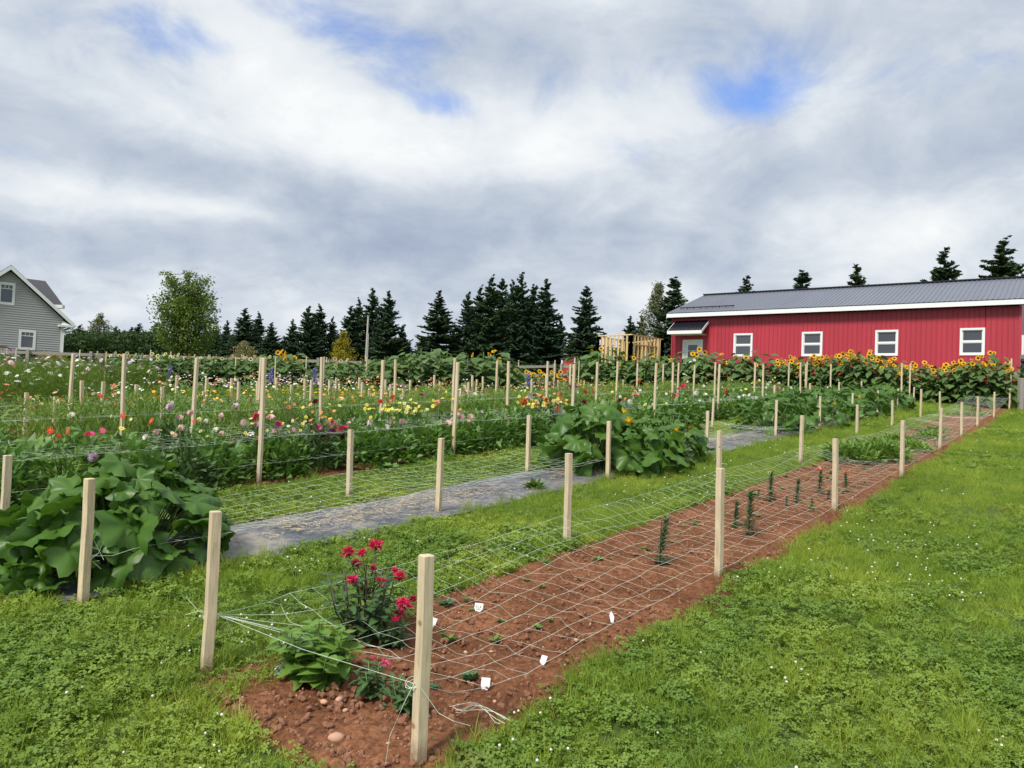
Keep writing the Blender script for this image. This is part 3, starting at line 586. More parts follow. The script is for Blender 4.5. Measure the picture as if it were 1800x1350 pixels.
def clap(x0, x1, z0):   # one siding course, bottom edge proud, clipped by the gable
    zt = z0+c
    def lim(x, zz): return x
    xa0, xb0 = x0, x1; xa1, xb1 = x0, x1
    top = roofz(x0)-.2
    def clipx(zz):
        half = (ap[1]-.22-zz)/sl; return max(wl, ap[0]-half), min(wr, ap[0]+half)
    a0, b0 = clipx(z0); a1, b1 = clipx(zt)
    a0, a1 = max(a0, x0), max(a1, x0); b0, b1 = min(b0, x1), min(b1, x1)
    if b0-a0 < .05: return
    if b1 <= a1: a1 = b1 = (a0+b0)/2
    mb.add([(a0, HY-.06, z0), (b0, HY-.06, z0), (b1, HY, zt), (a1, HY, zt), (a0, HY, z0), (b0, HY, z0)], [(0, 1, 2, 3), (4, 5, 1, 0)])
hw = [(-34.92-.0, -33.86, 6.88, 8.34), (-33.47, -32.36, 4.02, 5.36)]
boards = []
while z < ap[1]-.4:
    hit = [q for q in hw if q[2] < z+c/2 < q[3]]
    for qa, qb in ([(wl, hit[0][0]), (hit[0][1], wr)] if hit else [(wl, wr)]):
        mb = MB(); clap(qa, qb, z)
        if mb.V: hb(mb, 'siding_board', [M_siding])
    z += c
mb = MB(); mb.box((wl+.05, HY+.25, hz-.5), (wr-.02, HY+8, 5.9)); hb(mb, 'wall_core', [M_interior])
mb = MB(); mb.add([(wr, HY, hz-.4), (wr, HY+9, hz-.4), (wr, HY+9, 6.0), (wr, HY, 6.0)], [[0, 1, 2, 3]]); hb(mb, 'side_wall', [M_siding])
mb = MB(); mb.box((wr-.13, HY-.06, hz-.4), (wr+.03, HY+.12, 5.93)); hb(mb, 'corner_board', [M_white2])
for x0, x1, z0, z1 in hw:
    mb = MB(); f = .17; y0, y1 = HY-.07, HY+.03
    mb.box((x0, y0, z0), (x1, y1, z0+f)); mb.box((x0, y0, z1-f), (x1, y1, z1)); mb.box((x0, y0, z0+f), (x0+f, y1, z1-f)); mb.box((x1-f, y0, z0+f), (x1, y1, z1-f)); wn_ = hb(mb, 'window', [M_white2])
    mb = MB(); zz = z1-f-.26; mb.box((x0+f, HY-.02, zz), (x1-f, HY+.02, zz+.05))
    for k in (1, 2): xx = x0+f+(x1-x0-2*f)*k/3; mb.box((xx-.02, HY-.021, zz+.05), (xx+.02, HY+.019, z1-f))
    hb(mb, 'muntin', [M_white2], wn_)
    mb = MB(); mb.box((x0+f, HY+.03, z0+f), (x1-f, HY+.04, z1-f)); hb(mb, 'pane', [M_glass], wn_)
    mb = MB(); mb.box((x0+f+.01, HY+.15, z0+f), (x1-f-.01, HY+.2, z1-f)); hb(mb, 'curtain', [M_curtain], wn_)
# main roof: two slabs, rake boards
def slab(mb, xa, za, xb, zb, y0, y1, th, m=0): mb.box8([(xa, y0, za-th), (xb, y0, zb-th), (xb, y1, zb-th), (xa, y1, za-th), (xa, y0, za), (xb, y0, zb), (xb, y1, zb), (xa, y1, za)], m)
OH = .45; mb = MB(); slab(mb, ap[0], ap[1]+.12, er[0]+.1, er[1]+.04, HY-OH, HY+9, .10); slab(mb, 2*ap[0]-er[0]-.1, er[1]+.04, ap[0]-.003, ap[1]+.12, HY-OH, HY+9, .10); hb(mb, 'roof', [M_shingle])
mb = MB(); slab(mb, ap[0], ap[1]+.08, er[0]+.12, er[1]+.02, HY-OH-.04, HY-OH-.002, .27); slab(mb, 2*ap[0]-er[0]-.1, er[1], ap[0]-.003, ap[1]+.08, HY-OH-.04, HY-OH-.002, .27)
slab(mb, ap[0], ap[1]-.03, er[0], er[1]-.08, HY-OH, HY-.03, .03); hb(mb, 'rake_board', [M_white2])
mb = MB(); mb.box((er[0]-.95, HY-OH-.03, 5.72), (er[0]+.05, HY-.035, 5.86)); mb.box8([(er[0]-.75, HY-OH, 5.86), (er[0]-.1, HY-OH, 5.86), (er[0]-.1, HY-.04, 5.86), (er[0]-.75, HY-.04, 5.86), (er[0]-.6, HY-.1, 6.15), (er[0]-.5, HY-.1, 6.1), (er[0]-.5, HY-.05, 6.1), (er[0]-.6, HY-.05, 6.15)]); hb(mb, 'eave_return', [M_white2])
mb = MB(); mb.tube([(er[0]+.16, HY-OH, 5.83), (er[0]+.16, HY+9, 5.83)], .07, 8); mb.tube([(er[0]+.16, HY-.3, 5.8), (er[0]+.0, HY-.1, 5.6), (wr+.07, HY-.1, 5.5), (wr+.07, HY-.1, hz)], .04, 6); hb(mb, 'gutter', [M_white2])
# cross roof seen behind the rake
r0, r1, e1, e0 = at(30, 487.5, 59), at(80, 494, 58), at(110, 535, 54.5), at(30, 533, 55.5); bk0, bk1 = r0+(r0-e0)*[1, 1, -1], r1+(r1-e1)*[1, 1, -1]; dn = np.array([0, 0, -.14])
mb = MB(); mb.box8([e0+dn, e1+dn, r1+dn, r0+dn, e0, e1, r1, r0]); mb.box8([r0+dn, r1+dn, bk1+dn, bk0+dn, r0, r1, bk1, bk0]); hb(mb, 'cross_roof', [M_shingle], turn=False)
mb = MB(); f_ = np.array([.03, -.05, 0]); mb.box8([e0+f_+dn*2, e1+f_*2+dn*2, e1+dn*2+[0, .3, 0], e0+dn*2+[0, .3, 0], e0+f_+dn*.3, e1+f_*2+dn*.3, e1+[0, .3, 0]+dn*.3, e0+dn*.3+[0, .3, 0]]); mb.tube([e1+dn*.6, r1+dn*.6+[.04, 0, 0]], .06, 4); hb(mb, 'cross_trim', [M_white2], turn=False)
# ---------------- timber frame being built beyond the sunflowers
fy = 52.0; cn = at(1110, 588, 50); le = at(1052, 590, 52.5); re = at(1165, 596, 53.5); zb = cn[2]-2.75
frame = thing('timber_frame', 'open wooden stud frame of a small unfinished shed beside the barn', 'timber frame', (cn[0], cn[1], zb)); FBs = np.array(frame.location)
def fb(mb, name): mb.V = [v-FBs for v in mb.V]; mb.build(name, [M_newwood], frame)
def stud(p, q, w_=.045, d=.11, name='stud', u=None):
    p, q = np.array(p, float), np.array(q, float); dr_ = nrm(q-p); u = nrm(np.array([0, 0, 1.]) if u is None else u)
    a = nrm(np.cross(dr_, u)) if abs(dr_ @ u) < .95 else np.array([1., 0, 0]); b = np.cross(dr_, a); mb = MB()
    mb.box8([p-a*w_-b*d/2, p+a*w_-b*d/2, p+a*w_+b*d/2, p-a*w_+b*d/2, q-a*w_-b*d/2, q+a*w_-b*d/2, q+a*w_+b*d/2, q-a*w_+b*d/2]); fb(mb, name)
bk = le+re-cn
zt = {0: cn[2], 1: le[2]-.02, 2: re[2]-.02, 3: le[2]-.1}
cs = {0: cn, 1: le, 2: re, 3: bk}
for a, b, n_, drop in ((0, 1, 8, 0), (0, 2, 10, 0), (1, 3, 10, 0), (2, 3, 8, 0)):
    A, B = cs[a].copy(), cs[b].copy(); za, zb_ = zt[a], zt[b]
    for k in range(n_+1):
        f = k/n_; x, y = (A*(1-f)+B*f)[:2]; zz = za*(1-f)+zb_*f; stud((x, y, zb-.3), (x, y, zz-.05), .05 if 0 < k < n_ else .08, .12)
    stud((A[0], A[1], za), (B[0], B[1], zb_), .05, .07, 'top_plate'); stud((A[0], A[1], zb), (B[0], B[1], zb), .05, .07, 'bottom_plate')
    if (a, b) == (0, 2): stud((A[0]*.9+B[0]*.1, A[1]*.9+B[1]*.1, za-.62), (A[0]*.2+B[0]*.8, A[1]*.2+B[1]*.8, zb_-.62), .09, .07, 'header')
# ---------------- small red shed
c0 = at(988, 632, 49); sh = thing('small_red_shed', 'tiny red shed with slanted white-edged roof behind the fence', 'shed', (c0[0], c0[1], c0[2]-1.6)); SB = np.array(sh.location)
def sb(mb, name, mats): mb.V = [v-SB for v in mb.V]; mb.build(name, mats, sh)
x0, y0 = c0[0], c0[1]; x1 = x0+.78; zb_ = c0[2]-1.6; mb = MB(); mb.box8([(x0, y0, zb_), (x1, y0-.3, zb_), (x1+.3, y0+1, zb_), (x0+.3, y0+1.2, zb_), (x0, y0, c0[2]), (x1, y0-.3, c0[2]+.15), (x1+.3, y0+1, c0[2]+.15), (x0+.3, y0+1.2, c0[2])]); sb(mb, 'wall', [M_red])
mb = MB(); mb.box8([(x0-.12, y0-.06, c0[2]+.0), (x1+.1, y0-.42, c0[2]+.17), (x1+.4, y0+1.1, c0[2]+.17), (x0+.2, y0+1.3, c0[2]), (x0-.12, y0-.06, c0[2]+.07), (x1+.1, y0-.42, c0[2]+.24), (x1+.4, y0+1.1, c0[2]+.24), (x0+.2, y0+1.3, c0[2]+.07)]); sb(mb, 'roof', [M_shingle])
mb = MB(); mb.box((x0-.05, y0-.05, zb_), (x0+.04, y0-.006, c0[2]-.01)); mb.box((x1-.02, y0-.36, zb_), (x1+.05, y0-.31, c0[2]+.14)); sb(mb, 'corner_board', [M_white])
# ---------------- utility pole
pb = at(642, 650, 62); pt = at(643, 556, 62); up_ = thing('utility_pole', 'thin pale grey utility pole in front of the tall spruces', 'utility pole', (pb[0], pb[1], pb[2]-.8))
mb = MB(); mb.tube([(0, 0, 0), (.05, 0, pt[2]-pb[2]+.8)], [.09, .07], 10); mb.build('pole', [M_utility], up_)
mb = MB(); mb.tube([(.16, -.1, .5), (.15, -.1, pt[2]-pb[2]-.6)], .03, 6); mb.build('conduit', [M_utility], up_)
mb = MB(); mb.tube([(.05, 0, pt[2]-pb[2]+.80), (.05, 0, pt[2]-pb[2]+.86)], .1, 8); mb.build('pole_cap', [M_utility], up_)

# ---------------- rail fence round the garden
def fence(pts, posts_every, label, group='weathered rail fence round the garden', rails=((1.18, .07), (.68, .07))):
    pts = [np.array(p, float) for p in pts]; L = np.linalg.norm(pts[1]-pts[0]); n_ = max(1, round(L/posts_every)); b0 = pts[0]
    f = thing('rail_fence', label, 'fence', (b0[0], b0[1], float(gz(b0[0], b0[1]))), 0, None); fbz = np.array(f.location); dr_ = (pts[1]-pts[0])/L; nn = np.array([dr_[1], -dr_[0]])
    P = [pts[0]+dr_*L*k/n_ for k in range(n_+1)]; G = [float(gz(*p)) for p in P]
    for p, g0 in zip(P, G):
        mb = MB(); a, b = dr_*.065, nn*.065; c = []
        for zz in (g0-.3, g0+1.32+.05*random.random()): c += [(*(p-a-b), zz), (*(p+a-b), zz), (*(p+a+b), zz), (*(p-a+b), zz)]
        mb.box8(np.array(c)-fbz); mb.build('post', [M_oldwood], f)
    for k in range(n_):
        for h_, hh in rails:
            mb = MB(); o = nn*.085; c = []; dz = .03*(random.random()-.5)
            for zz in (-hh, hh): c += [(*(P[k]+dr_*.01+o-nn*.02), G[k]+h_+zz+dz), (*(P[k+1]-dr_*.01+o-nn*.02), G[k+1]+h_+zz), (*(P[k+1]-dr_*.01+o+nn*.02), G[k+1]+h_+zz), (*(P[k]+dr_*.01+o+nn*.02), G[k]+h_+zz+dz)]
            mb.box8(np.array(c)-fbz); mb.build('rail', [M_oldwood], f)
gp = W(34.6, -.25)[:2]; cnr = W(34.6, 21.5)[:2]; lf = np.array([-27.5, 34.0])
fence((gp, cnr), 2.6, 'grey wooden rail fence behind the sunflowers in front of the barn'); fence((cnr+np.array([-.4, .1]), lf), 2.7, 'grey wooden rail fence behind the flower field on the left')
# gate post with hardware at the right end
gpo = thing('gate_post', 'thick weathered gate post with black hinge hardware beside the last sunflower', 'gate post', W(34.35, -.42)); 
mb = MB(); mb.box((-.12, -.12, -.3), (.12, .12, 1.98)); mb.build('post', [M_oldwood], gpo)
for zz, r_ in ((1.72, .10), (1.45, .12), (1.1, .06)): mb = MB(); mb.tube([(-.22, -.1, zz), (-.06, -.15, zz)], r_, 10); mb.build('hinge', [M_black], gpo)
mb = MB(); mb.tube([(.12, -.05, 1.5), (.3, -.05, 1.45), (.34, -.05, 1.1), (.2, -.05, .95), (.12, -.05, 1.0)], .018, 6); mb.build('chain', [M_oldwood], gpo)
gp2 = thing('gate_post', 'shorter weathered post standing in front of the thick gate post', 'gate post', W(32.9, -.36)); mb = MB(); mb.box((-.075, -.075, -.3), (.075, .075, 1.25)); mb.build('post', [M_oldwood], gp2)

# ================================================================ trees
def twig_spray(seed_r, L, droop, nseg, blue):
    pass
def spruce_mesh(seed, H=12., R=2.6, sparse=1.0, shape=1.0):
    r = np.random.default_rng(seed); Vb = []; pos = []; dirs = []; ups = []; scs = []; tints = []
    z = .6
    while z < H-.15:
        f = z/H; rad = R*(1-f)**shape*(.55+.45*min(1, f/.12)); nb = int(6+3*r.random()) if f < .85 else 4
        for b in range(nb):
            a = r.random()*6.283; L = rad*(.45+.65*r.random())+.12; zz = z+r.normal()*.2
            if r.random() > .97*sparse: continue
            el = .35*f-.05+.18*r.normal(); el += .5*max(0, f-.75)*3; dv = np.array([math.cos(a)*math.cos(el), math.sin(a)*math.cos(el), math.sin(el)]); side = np.array([-math.sin(a), math.cos(a), 0.])
            k = max(3, int(L*9)); q = (np.arange(k)+.5)/k; pts = np.outer(q*L, dv)+np.array([0, 0, zz]); pts[:, 2] += -.22*L*q+.20*L*q**2.5
            tl = r.random()*.5
            for sg in (-1, 1, 0, 0):
                wv = .22+.42*L*(1-q)*.6
                if sg == 0: d = dv*.5+np.stack([.5*r.normal(size=k), .5*r.normal(size=k), -.5+.8*r.random(k)], 1); wv = wv*.5+.1
                else: d = dv*.75+sg*side*(.7+.3*r.random((k, 1)))+np.array([0, 0, -.22])
                pos.append(pts+r.normal(size=(k, 3))*.03); dirs.append(nrm(d)); ups.append(np.repeat([[0, 0, 1.]], k, 0)+.5*r.normal(size=(k, 3))); scs.append(np.stack([.20+.14*r.random(k), wv*(.8+.5*r.random(k)), wv], 1)); tints.append(np.full(k, tl)+.5*r.random(k))
        z += .20+.14*r.random()
    # leader
    T = np.array([(-.5, 0, 0), (.5, 0, 0), (.28, .6, -.05), (0, 1, -.12), (-.28, .6, -.05)]); Fa = np.array([(0, 1, 2, 4)]); Fb = np.array([(4, 2, 3)])
    pos = np.concatenate(pos); n_ = len(pos); Rr = frames(np.concatenate(dirs), np.concatenate(ups)); V, F4, ti = cloud(T, Fa, pos, Rr, np.concatenate(scs), np.clip(np.concatenate(tints), 0, 1)); F3 = (Fb[None]+(np.arange(n_)*5)[:, None, None]).reshape(-1, 3)
    return mesh('spruce_crown', V, [F4, F3], M_spruce[seed % 2], ti)
def trunk_mesh(H, r0, mat, n=8, top=.02, limbs=()):
    mb = MB(); mb.tube([(0, 0, -.3), (.03, 0, H*.3), (0, .04, H*.65), (0, 0, H*.985)], [r0, r0*.75, r0*.42, top], n)
    for L in limbs: mb.tube(L[0], L[1], 5)
    return mb.mesh('trunk', [mat], True)
SPR = [spruce_mesh(1, 12, 5.0, .97, .95), spruce_mesh(2, 12, 4.5, .95, .85), spruce_mesh(3, 12, 5.8, .99, .95), spruce_mesh(4, 12, 4.3, .9, .9), spruce_mesh(5, 12, 3.5, .99, .78)]
SPT = trunk_mesh(12, .2, M_bark)
NT = 0
def spruce(u, v, Y_, k=0, wid=1.0, label=None, grp='spruces behind the garden', lean=0):
    global NT
    p = at(u, v, Y_); g0 = float(gz(p[0], p[1])); H = p[2]-g0; t = thing('spruce_tree', label, 'tree', (p[0], p[1], g0-.1), random.random()*6.28, grp); s_ = H/12.
    for nm, me in (('trunk', SPT), ('crown', SPR[k])): obj(nm, me, t, scale=(s_*wid, s_*wid, s_))
    NT += 1; return t
SLAB = [ # u, v, depth, proto, width, label
 (432, 540, 74, 2, 1.15, 'wide dark spruce right of the maple, behind the tan shrub'), (455, 548, 78, 1, 1.0, 'spruce close behind the wide one right of the maple'), (478, 565, 72, 2, 1.1, 'low spruce in the dip between two clumps, right of the maple'), (400, 562, 76, 0, 1.0, 'spruce peeping out just right of the maple crown'), (380, 570, 80, 1, 1.1, 'spruce half hidden by the right edge of the maple'),
 (515, 560, 74, 0, 1.0, 'small pointed spruce left of the twin-topped clump'), (543, 537, 73, 2, 1.1, 'left spruce of the twin-topped clump left of the golden tree'), (562, 535, 76, 1, 1.15, 'right spruce of the twin-topped clump left of the golden tree'), (585, 556, 77, 0, .9, 'spruce tapering down just left of the golden tree'),
 (618, 536, 75, 2, 1.0, 'broad spruce rising behind the golden tree'), (631, 524, 77, 1, .8, 'narrow pointed spruce just left of the utility pole'), (656, 507, 76, 3, 1.1, 'tall narrow spruce just right of the utility pole'), (684, 510, 75, 2, .95, 'tall spruce, the rightmost of the clump around the utility pole'), (708, 570, 76, 0, 1.0, 'low spruce at the foot of the clump right of the utility pole'),
 (772, 512, 74, 3, 1.35, 'lone open-branched spruce standing between the two big clumps'), (800, 575, 80, 2, .9, 'low spruce filling the gap right of the lone open spruce'), (742, 590, 78, 0, 1.1, 'low spruce filling the gap left of the lone open spruce'), (824, 512, 75, 2, .85, 'leftmost spruce of the tallest clump'), (846, 503, 78, 1, .9, 'second spruce from the left in the tallest clump'),
 (866, 485, 74, 1, .95, 'tall dense spruce in the left half of the tallest clump'), (884, 490, 79, 4, 1.0, 'slim spruce in the middle of the tallest clump'), (902, 492, 78, 0, .85, 'spruce just left of the highest top of the clump'), (917, 479, 74, 0, .9, 'spruce with the highest top of the tallest clump'), (940, 500, 78, 4, 1.0, 'spruce in the notch right of the highest top'),
 (961, 490, 74, 0, 1.0, 'spruce with ragged right side at the right of the tallest clump'), (985, 560, 76, 2, 1.0, 'low spruce on the right flank of the tallest clump'), (1032, 503, 70, 4, 1.15, 'solitary narrow spruce with layered branches left of the timber frame'), (1005, 590, 74, 2, 1.1, 'low dark spruce left of the solitary narrow one'), (1048, 600, 76, 0, .9, 'low spruce right behind the timber frame corner'),
 (1108, 555, 70, 0, 1.0, 'short spruce behind the timber frame'), (1128, 553, 74, 2, .9, 'second short spruce behind the timber frame'), (1185, 486, 66, 4, 1.25, 'tall dense spruce at the left end of the barn'), (1160, 570, 72, 2, 1.0, 'low spruce behind the pale birch'),
 (1312, 486, 60, 3, 1.15, 'spruce top above the barn roof, leftmost of five'), (1412, 475, 58, 4, 1.3, 'small dense spruce top above the barn roof, second from left'), (1507, 466, 56, 3, 1.15, 'spruce top with side shoots above the middle of the barn roof'), (1660, 437, 54, 0, 1.15, 'wide-spreading spruce top above the right part of the barn roof'), (1765, 420, 52, 1, 1.2, 'biggest spruce top, rightmost above the barn roof')]
for a in SLAB: spruce(*a[:5], label=a[5])
LOWL = ['first low spruce showing right of the house corner board', 'second low spruce right of the house', 'third low spruce right of the house', 'low spruce left of the slender birch top', 'low spruce directly under the slender birch top', 'low spruce just right of the slender birch top', 'taller of the hedge spruces midway between house and maple', 'rounded low spruce midway between house and maple', 'pointed low spruce right of the middle of the hedge line',
 'hedge spruce with a sharp top left of the maple', 'second spruce left of the maple trunk', 'pointed spruce touching the left edge of the maple', 'spruce behind the left edge of the maple crown', 'spruce hidden behind the maple trunk', 'spruce behind the right half of the maple', 'spruce behind the right edge of the maple crown', 'low spruce behind the tan shrub', 'low spruce in the dip left of the twin-topped clump', 'low spruce at the foot of the twin-topped clump', 'low spruce behind the golden tree',
 'low spruce at the foot of the utility pole', 'low spruce right of the utility pole clump', 'low spruce behind the lone open-branched spruce', 'low spruce under the left of the tallest clump', 'low spruce under the middle of the tallest clump', 'low spruce under the right of the tallest clump', 'low spruce behind the tiny red shed', 'low spruce behind the left of the timber frame', 'spruce hidden behind the house eave', 'spruce hidden behind the house wall']
for k, (u, v) in enumerate([(118, 585), (130, 578), (142, 570), (160, 580), (172, 575), (190, 585), (204, 573), (218, 580), (232, 574), (245, 568), (258, 582), (275, 566), (292, 580), (310, 585), (345, 585), (362, 578), (420, 590), (500, 590), (530, 600), (600, 600), (660, 600), (720, 600), (760, 605), (830, 590), (880, 595), (930, 590), (1020, 610), (1075, 600), (98, 575), (80, 580)]):
    spruce(u, v, 88 if u < 370 else 84, [2, 0, 1, 2, 3][k % 5], 1.75 if u < 370 else 1.35, label=(LOWL[k]), grp='low spruces left of the maple' if u < 370 else 'low spruces behind the clumps')
def broadleaf(name, label, u, v, Y_, wid, mat, nl, seed, leaf=.2, bark=M_bark, base=.22, upw=.9, nlimb=22, zlow=.15, shape=0, group=None, dens=.33, gap=.0):
    r = np.random.default_rng(seed); p = at(u, v, Y_); g0 = float(gz(p[0], p[1])); H = p[2]-g0; t = thing(name, label, 'tree' if H > 2.5 else 'shrub', (p[0], p[1], g0-.1), 0, group); limbs = []; pos = []
    for k in range(nlimb):
        f = zlow+(1-zlow)*(k+.5)/nlimb; z0 = H*f*(.82 if shape != 2 else .66); a = k*2.4+r.normal()*.3
        if shape == 0: rr = wid/2*min(1, (1.05-f)*2.2)**.6*(.62+.08*f)*(.8+.45*r.random())      # vase / oval
        elif shape == 2: rr = wid/2*(.66+.5*r.random())*(1-.55*max(0, f-.3))
        else: rr = wid/2*(1-f)**.55*(.7+.45*r.random())
        e = np.array([math.cos(a)*rr, math.sin(a)*rr, rr*upw*(.8+.4*r.random())]); s0 = np.array([0, 0, z0]); tip = s0+e; tip[2] = min(tip[2], H*(.9+.1*r.random()) if shape == 2 else H)
        mid = s0+e*.5; mid[2] -= .08*rr; limbs.append(([s0, mid, tip], [.05*H/8, .03*H/8, .008])); m_ = int(nl/nlimb)
        q = r.random((m_, 1))**.7*.95+.12; c = s0*(1-q)+tip*q; wd = dens*(.35+.9*rr)*(.35+.65*(1-q)+.25); cl = r.normal(size=(int(m_/14)+1, 3))[r.integers(0, int(m_/14)+1, m_)]*.75+r.normal(size=(m_, 3))*.38; pos.append(c+cl*wd*np.array([1, 1, .75]))
    m_ = int(nl*(.16 if shape != 2 else .02)); c = np.zeros((m_, 3)); c[:, 2] = H*(.86+.13*r.random(m_)); pos.append(c+r.normal(size=(m_, 3))*np.array([.3, .3, .25])*wid*.16); P = np.concatenate(pos); P = P[(P[:, 2] > .1) & (P[:, 2] < H*1.03)]; n_ = len(P)
    V, Fo, ti = cloud(LEAF, LEAF_F, P, frames(randdir(n_)*np.array([1, 1, .6])-np.array([0, 0, .3]), randdir(n_)+np.array([0, 0, .7])), leaf*(.6+.7*r.random(n_)), r.random(n_))
    obj('trunk', trunk_mesh(H*.9, base*H/10, bark, 7, .02, limbs), t); obj('crown', mesh('crown', V, Fo, mat, ti), t); return t
broadleaf('maple_tree', 'tall bright green maple standing alone in front of the dark spruce line', 332, 474, 60, 4.5, M_maple, 12500, 5, .24, upw=1.35, nlimb=52, zlow=-.02, dens=.24, shape=2)
broadleaf('golden_tree', 'small rounded yellow-green tree left of the utility pole', 604, 581, 58, 2.0, M_golden, 4500, 6, .15, nlimb=26, zlow=.08, dens=.42, shape=1, upw=.6)
broadleaf('tan_shrub', 'wispy tan-green shrub in front of the spruces right of the maple', 430, 598, 56, 2.3, M_tan, 2200, 8, .15, nlimb=20, zlow=.1, shape=1, upw=.5)
broadleaf('birch_tree', 'pale thin-leaved birch left of the tall spruce by the barn', 1158, 496, 70, 4.2, M_birch, 5200, 9, .22, M_greybark, nlimb=26, zlow=.15, upw=1.3, dens=.34)
broadleaf('birch_tree', 'second sparse birch showing right of the tall spruce by the barn', 1200, 520, 72, 3.6, M_birch, 2600, 10, .2, M_greybark, nlimb=20, zlow=.2, upw=1.2)
broadleaf('birch_tree', 'slender grey-green birch top rising over the hedge right of the house', 177, 550, 86, 3.2, M_birch, 1500, 11, .26, M_greybark, nlimb=16, zlow=.3, upw=1.2)
M_belt = leafmat('belt_leaf', (.025, .06, .02), (.08, .13, .04), .2, .6, .2, .8)
for k, (u, v, wd, lab) in enumerate([(124, 592, 5, 'bushy dark green tree closest to the house in the low belt'), (150, 582, 5.5, 'rounded dark green tree in the low belt left of the slender birch'), (198, 584, 5.5, 'rounded dark green tree in the low belt right of the slender birch'), (224, 586, 5, 'bushy dark green tree midway along the low belt'), (252, 580, 5.5, 'bushy dark green tree in the low belt not far left of the maple'), (272, 588, 4.5, 'low dark green tree touching the left side of the maple'), (384, 588, 5, 'low dark green tree touching the right side of the maple')]):
    broadleaf('belt_tree', lab, u, v, 82, wd, M_belt, 2600, 60+k, .30, nlimb=22, zlow=.0, upw=.8, dens=.45, shape=2, group='broadleaf trees of the low belt')
for nm, lab, u, v, wd, mat, seed in (('garden_shrub', 'rounded dark shrub under the ground-floor window of the house', 52, 614, 2.3, M_hedge, 12), ('garden_shrub', 'low yellow-green shrub near the white corner board of the house', 90, 619, 1.7, M_golden, 13), ('garden_shrub', 'low olive shrub beside the iron wheel by the house', 14, 622, 2.2, M_mid, 14), ('garden_shrub', 'bushy green shrub hiding the foot of the corner board', 112, 632, 1.5, M_hedge, 17)):
    p = at(u, v, 49.); broadleaf(nm, lab, u, v, 49., wd, mat, 1400, seed, .12, nlimb=12, zlow=.05, dens=.5)
pw_ = at(4, 630, 49.5); wh = thing('wagon_wheel', 'large rusty spoked wheel leaning by the house wall at the far left', 'wheel', pw_); th = np.linspace(0, 2*math.pi, 33)
mb = MB(); mb.tube(np.stack([.78*np.cos(th), th*0, .78*np.sin(th)], 1), .035, 5, caps=False); mb.build('rim', [M_rust], wh)
for a in np.arange(0, 6.2, .5236): mb = MB(); mb.tube([(0, 0, 0), (.76*math.cos(a), 0, .76*math.sin(a))], .018, 4); mb.build('spoke', [M_rust], wh)
# ================================================================ stakes
ORD = ['first', 'second', 'third', 'fourth', 'fifth', 'sixth', 'seventh', 'eighth', 'ninth', 'tenth', 'eleventh', 'twelfth', 'thirteenth', 'fourteenth', 'fifteenth', 'sixteenth', 'seventeenth', 'eighteenth', 'nineteenth', 'twentieth']
def ordn(k):
    if k < 20: return ORD[k]
    tens = ['', '', 'twenty', 'thirty', 'forty', 'fifty', 'sixty', 'seventy', 'eighty', 'ninety']; a, b = divmod(k+1, 10)
    if a > 9: return 'hundred-and-'+ordn(k-100) if k >= 100 else 'hundredth'
    return tens[a]+'-'+ORD[b-1] if b else (tens[a][:-1]+'ieth')
def stake_mesh(h, wd, sd, dp=None):
    r = np.random.default_rng(sd); dp = dp or wd; mb = MB(); a, b = wd/2, dp/2; c = .0025; V = []; lv = [-.2, .0, h*.33, h*.66, h-.004, h]
    for i, z_ in enumerate(lv):
        k_ = c*1.6 if i == len(lv)-1 else 0; ox, oy = (r.normal()*.0015, r.normal()*.0015)
        for x_, y_ in ((-a+c, -b), (a-c, -b), (a, -b+c), (a, b-c), (a-c, b), (-a+c, b), (-a, b-c), (-a, -b+c)): V.append((x_*(1-k_/a)+ox, y_*(1-k_/b)+oy, z_))
    i = np.arange(8); j = (i+1) % 8; mb.add(V, np.concatenate([np.stack([l*8+i, l*8+j, (l+1)*8+j, (l+1)*8+i], 1) for l in range(len(lv)-1)])); mb.F.setdefault(8, []).append(np.array([list(range(40, 48))])); mb.M.setdefault(8, []).append(np.zeros(1)); return mb.mesh('stake', [M_wood])
SM = [stake_mesh(1., .047, k) for k in range(3)]; TM = [stake_mesh(1., .043, k+5, .030) for k in range(3)]
def stake(s, t, h, label, grp, tall=False, lean=None, rz=None, wd=1.0):
    p = W(s, t); q = (TM if tall else SM)[random.randrange(3)]; o = obj('tall_stake' if tall else 'stake', q, None, p, ((random.random()-.5)*.035, (random.random()-.5)*.035, -ANG+(random.random()-.5)*.2 if rz is None else rz), (wd, wd, h))
    return tag(o, label, 'stake', grp)
AF = [(735, 1345, 975), (1263, 1018, 823), (1467, 900, 771), (1585, 840, 739), (1652, 790, 717), (1690, 768, 707), (1718, 752, 697), (1747, 736, 689), (1774, 721, 683)]
for k, (u, v, vt) in enumerate(AF):
    p = on_ground(u, v); q = at(u+(10 if k == 0 else 3), vt, p[1]); s, t = ST(p[0], p[1]); stake(s, t, q[2]-p[2], ['squared pine stake closest to the camera, at the near right corner of the soil bed', 'pine stake on the right edge of the soil bed beyond the white markers', 'pine stake on the right edge beside the orange lilies'][k] if k < 3 else '%s pine stake from the camera along the right edge of the red soil bed' % ORD[k], 'stakes along the right edge of the soil bed', rz=-ANG-.25)
AB = [(363, 1185, 898), (996, 960, 797), (1262, 868, 757), (1407, 815, 730), (1506, 767, 711), (1568, 752, 704), (1618, 738, 684), (1652, 728, 688), (1684, 712, 678), (1736, 703, 681)]
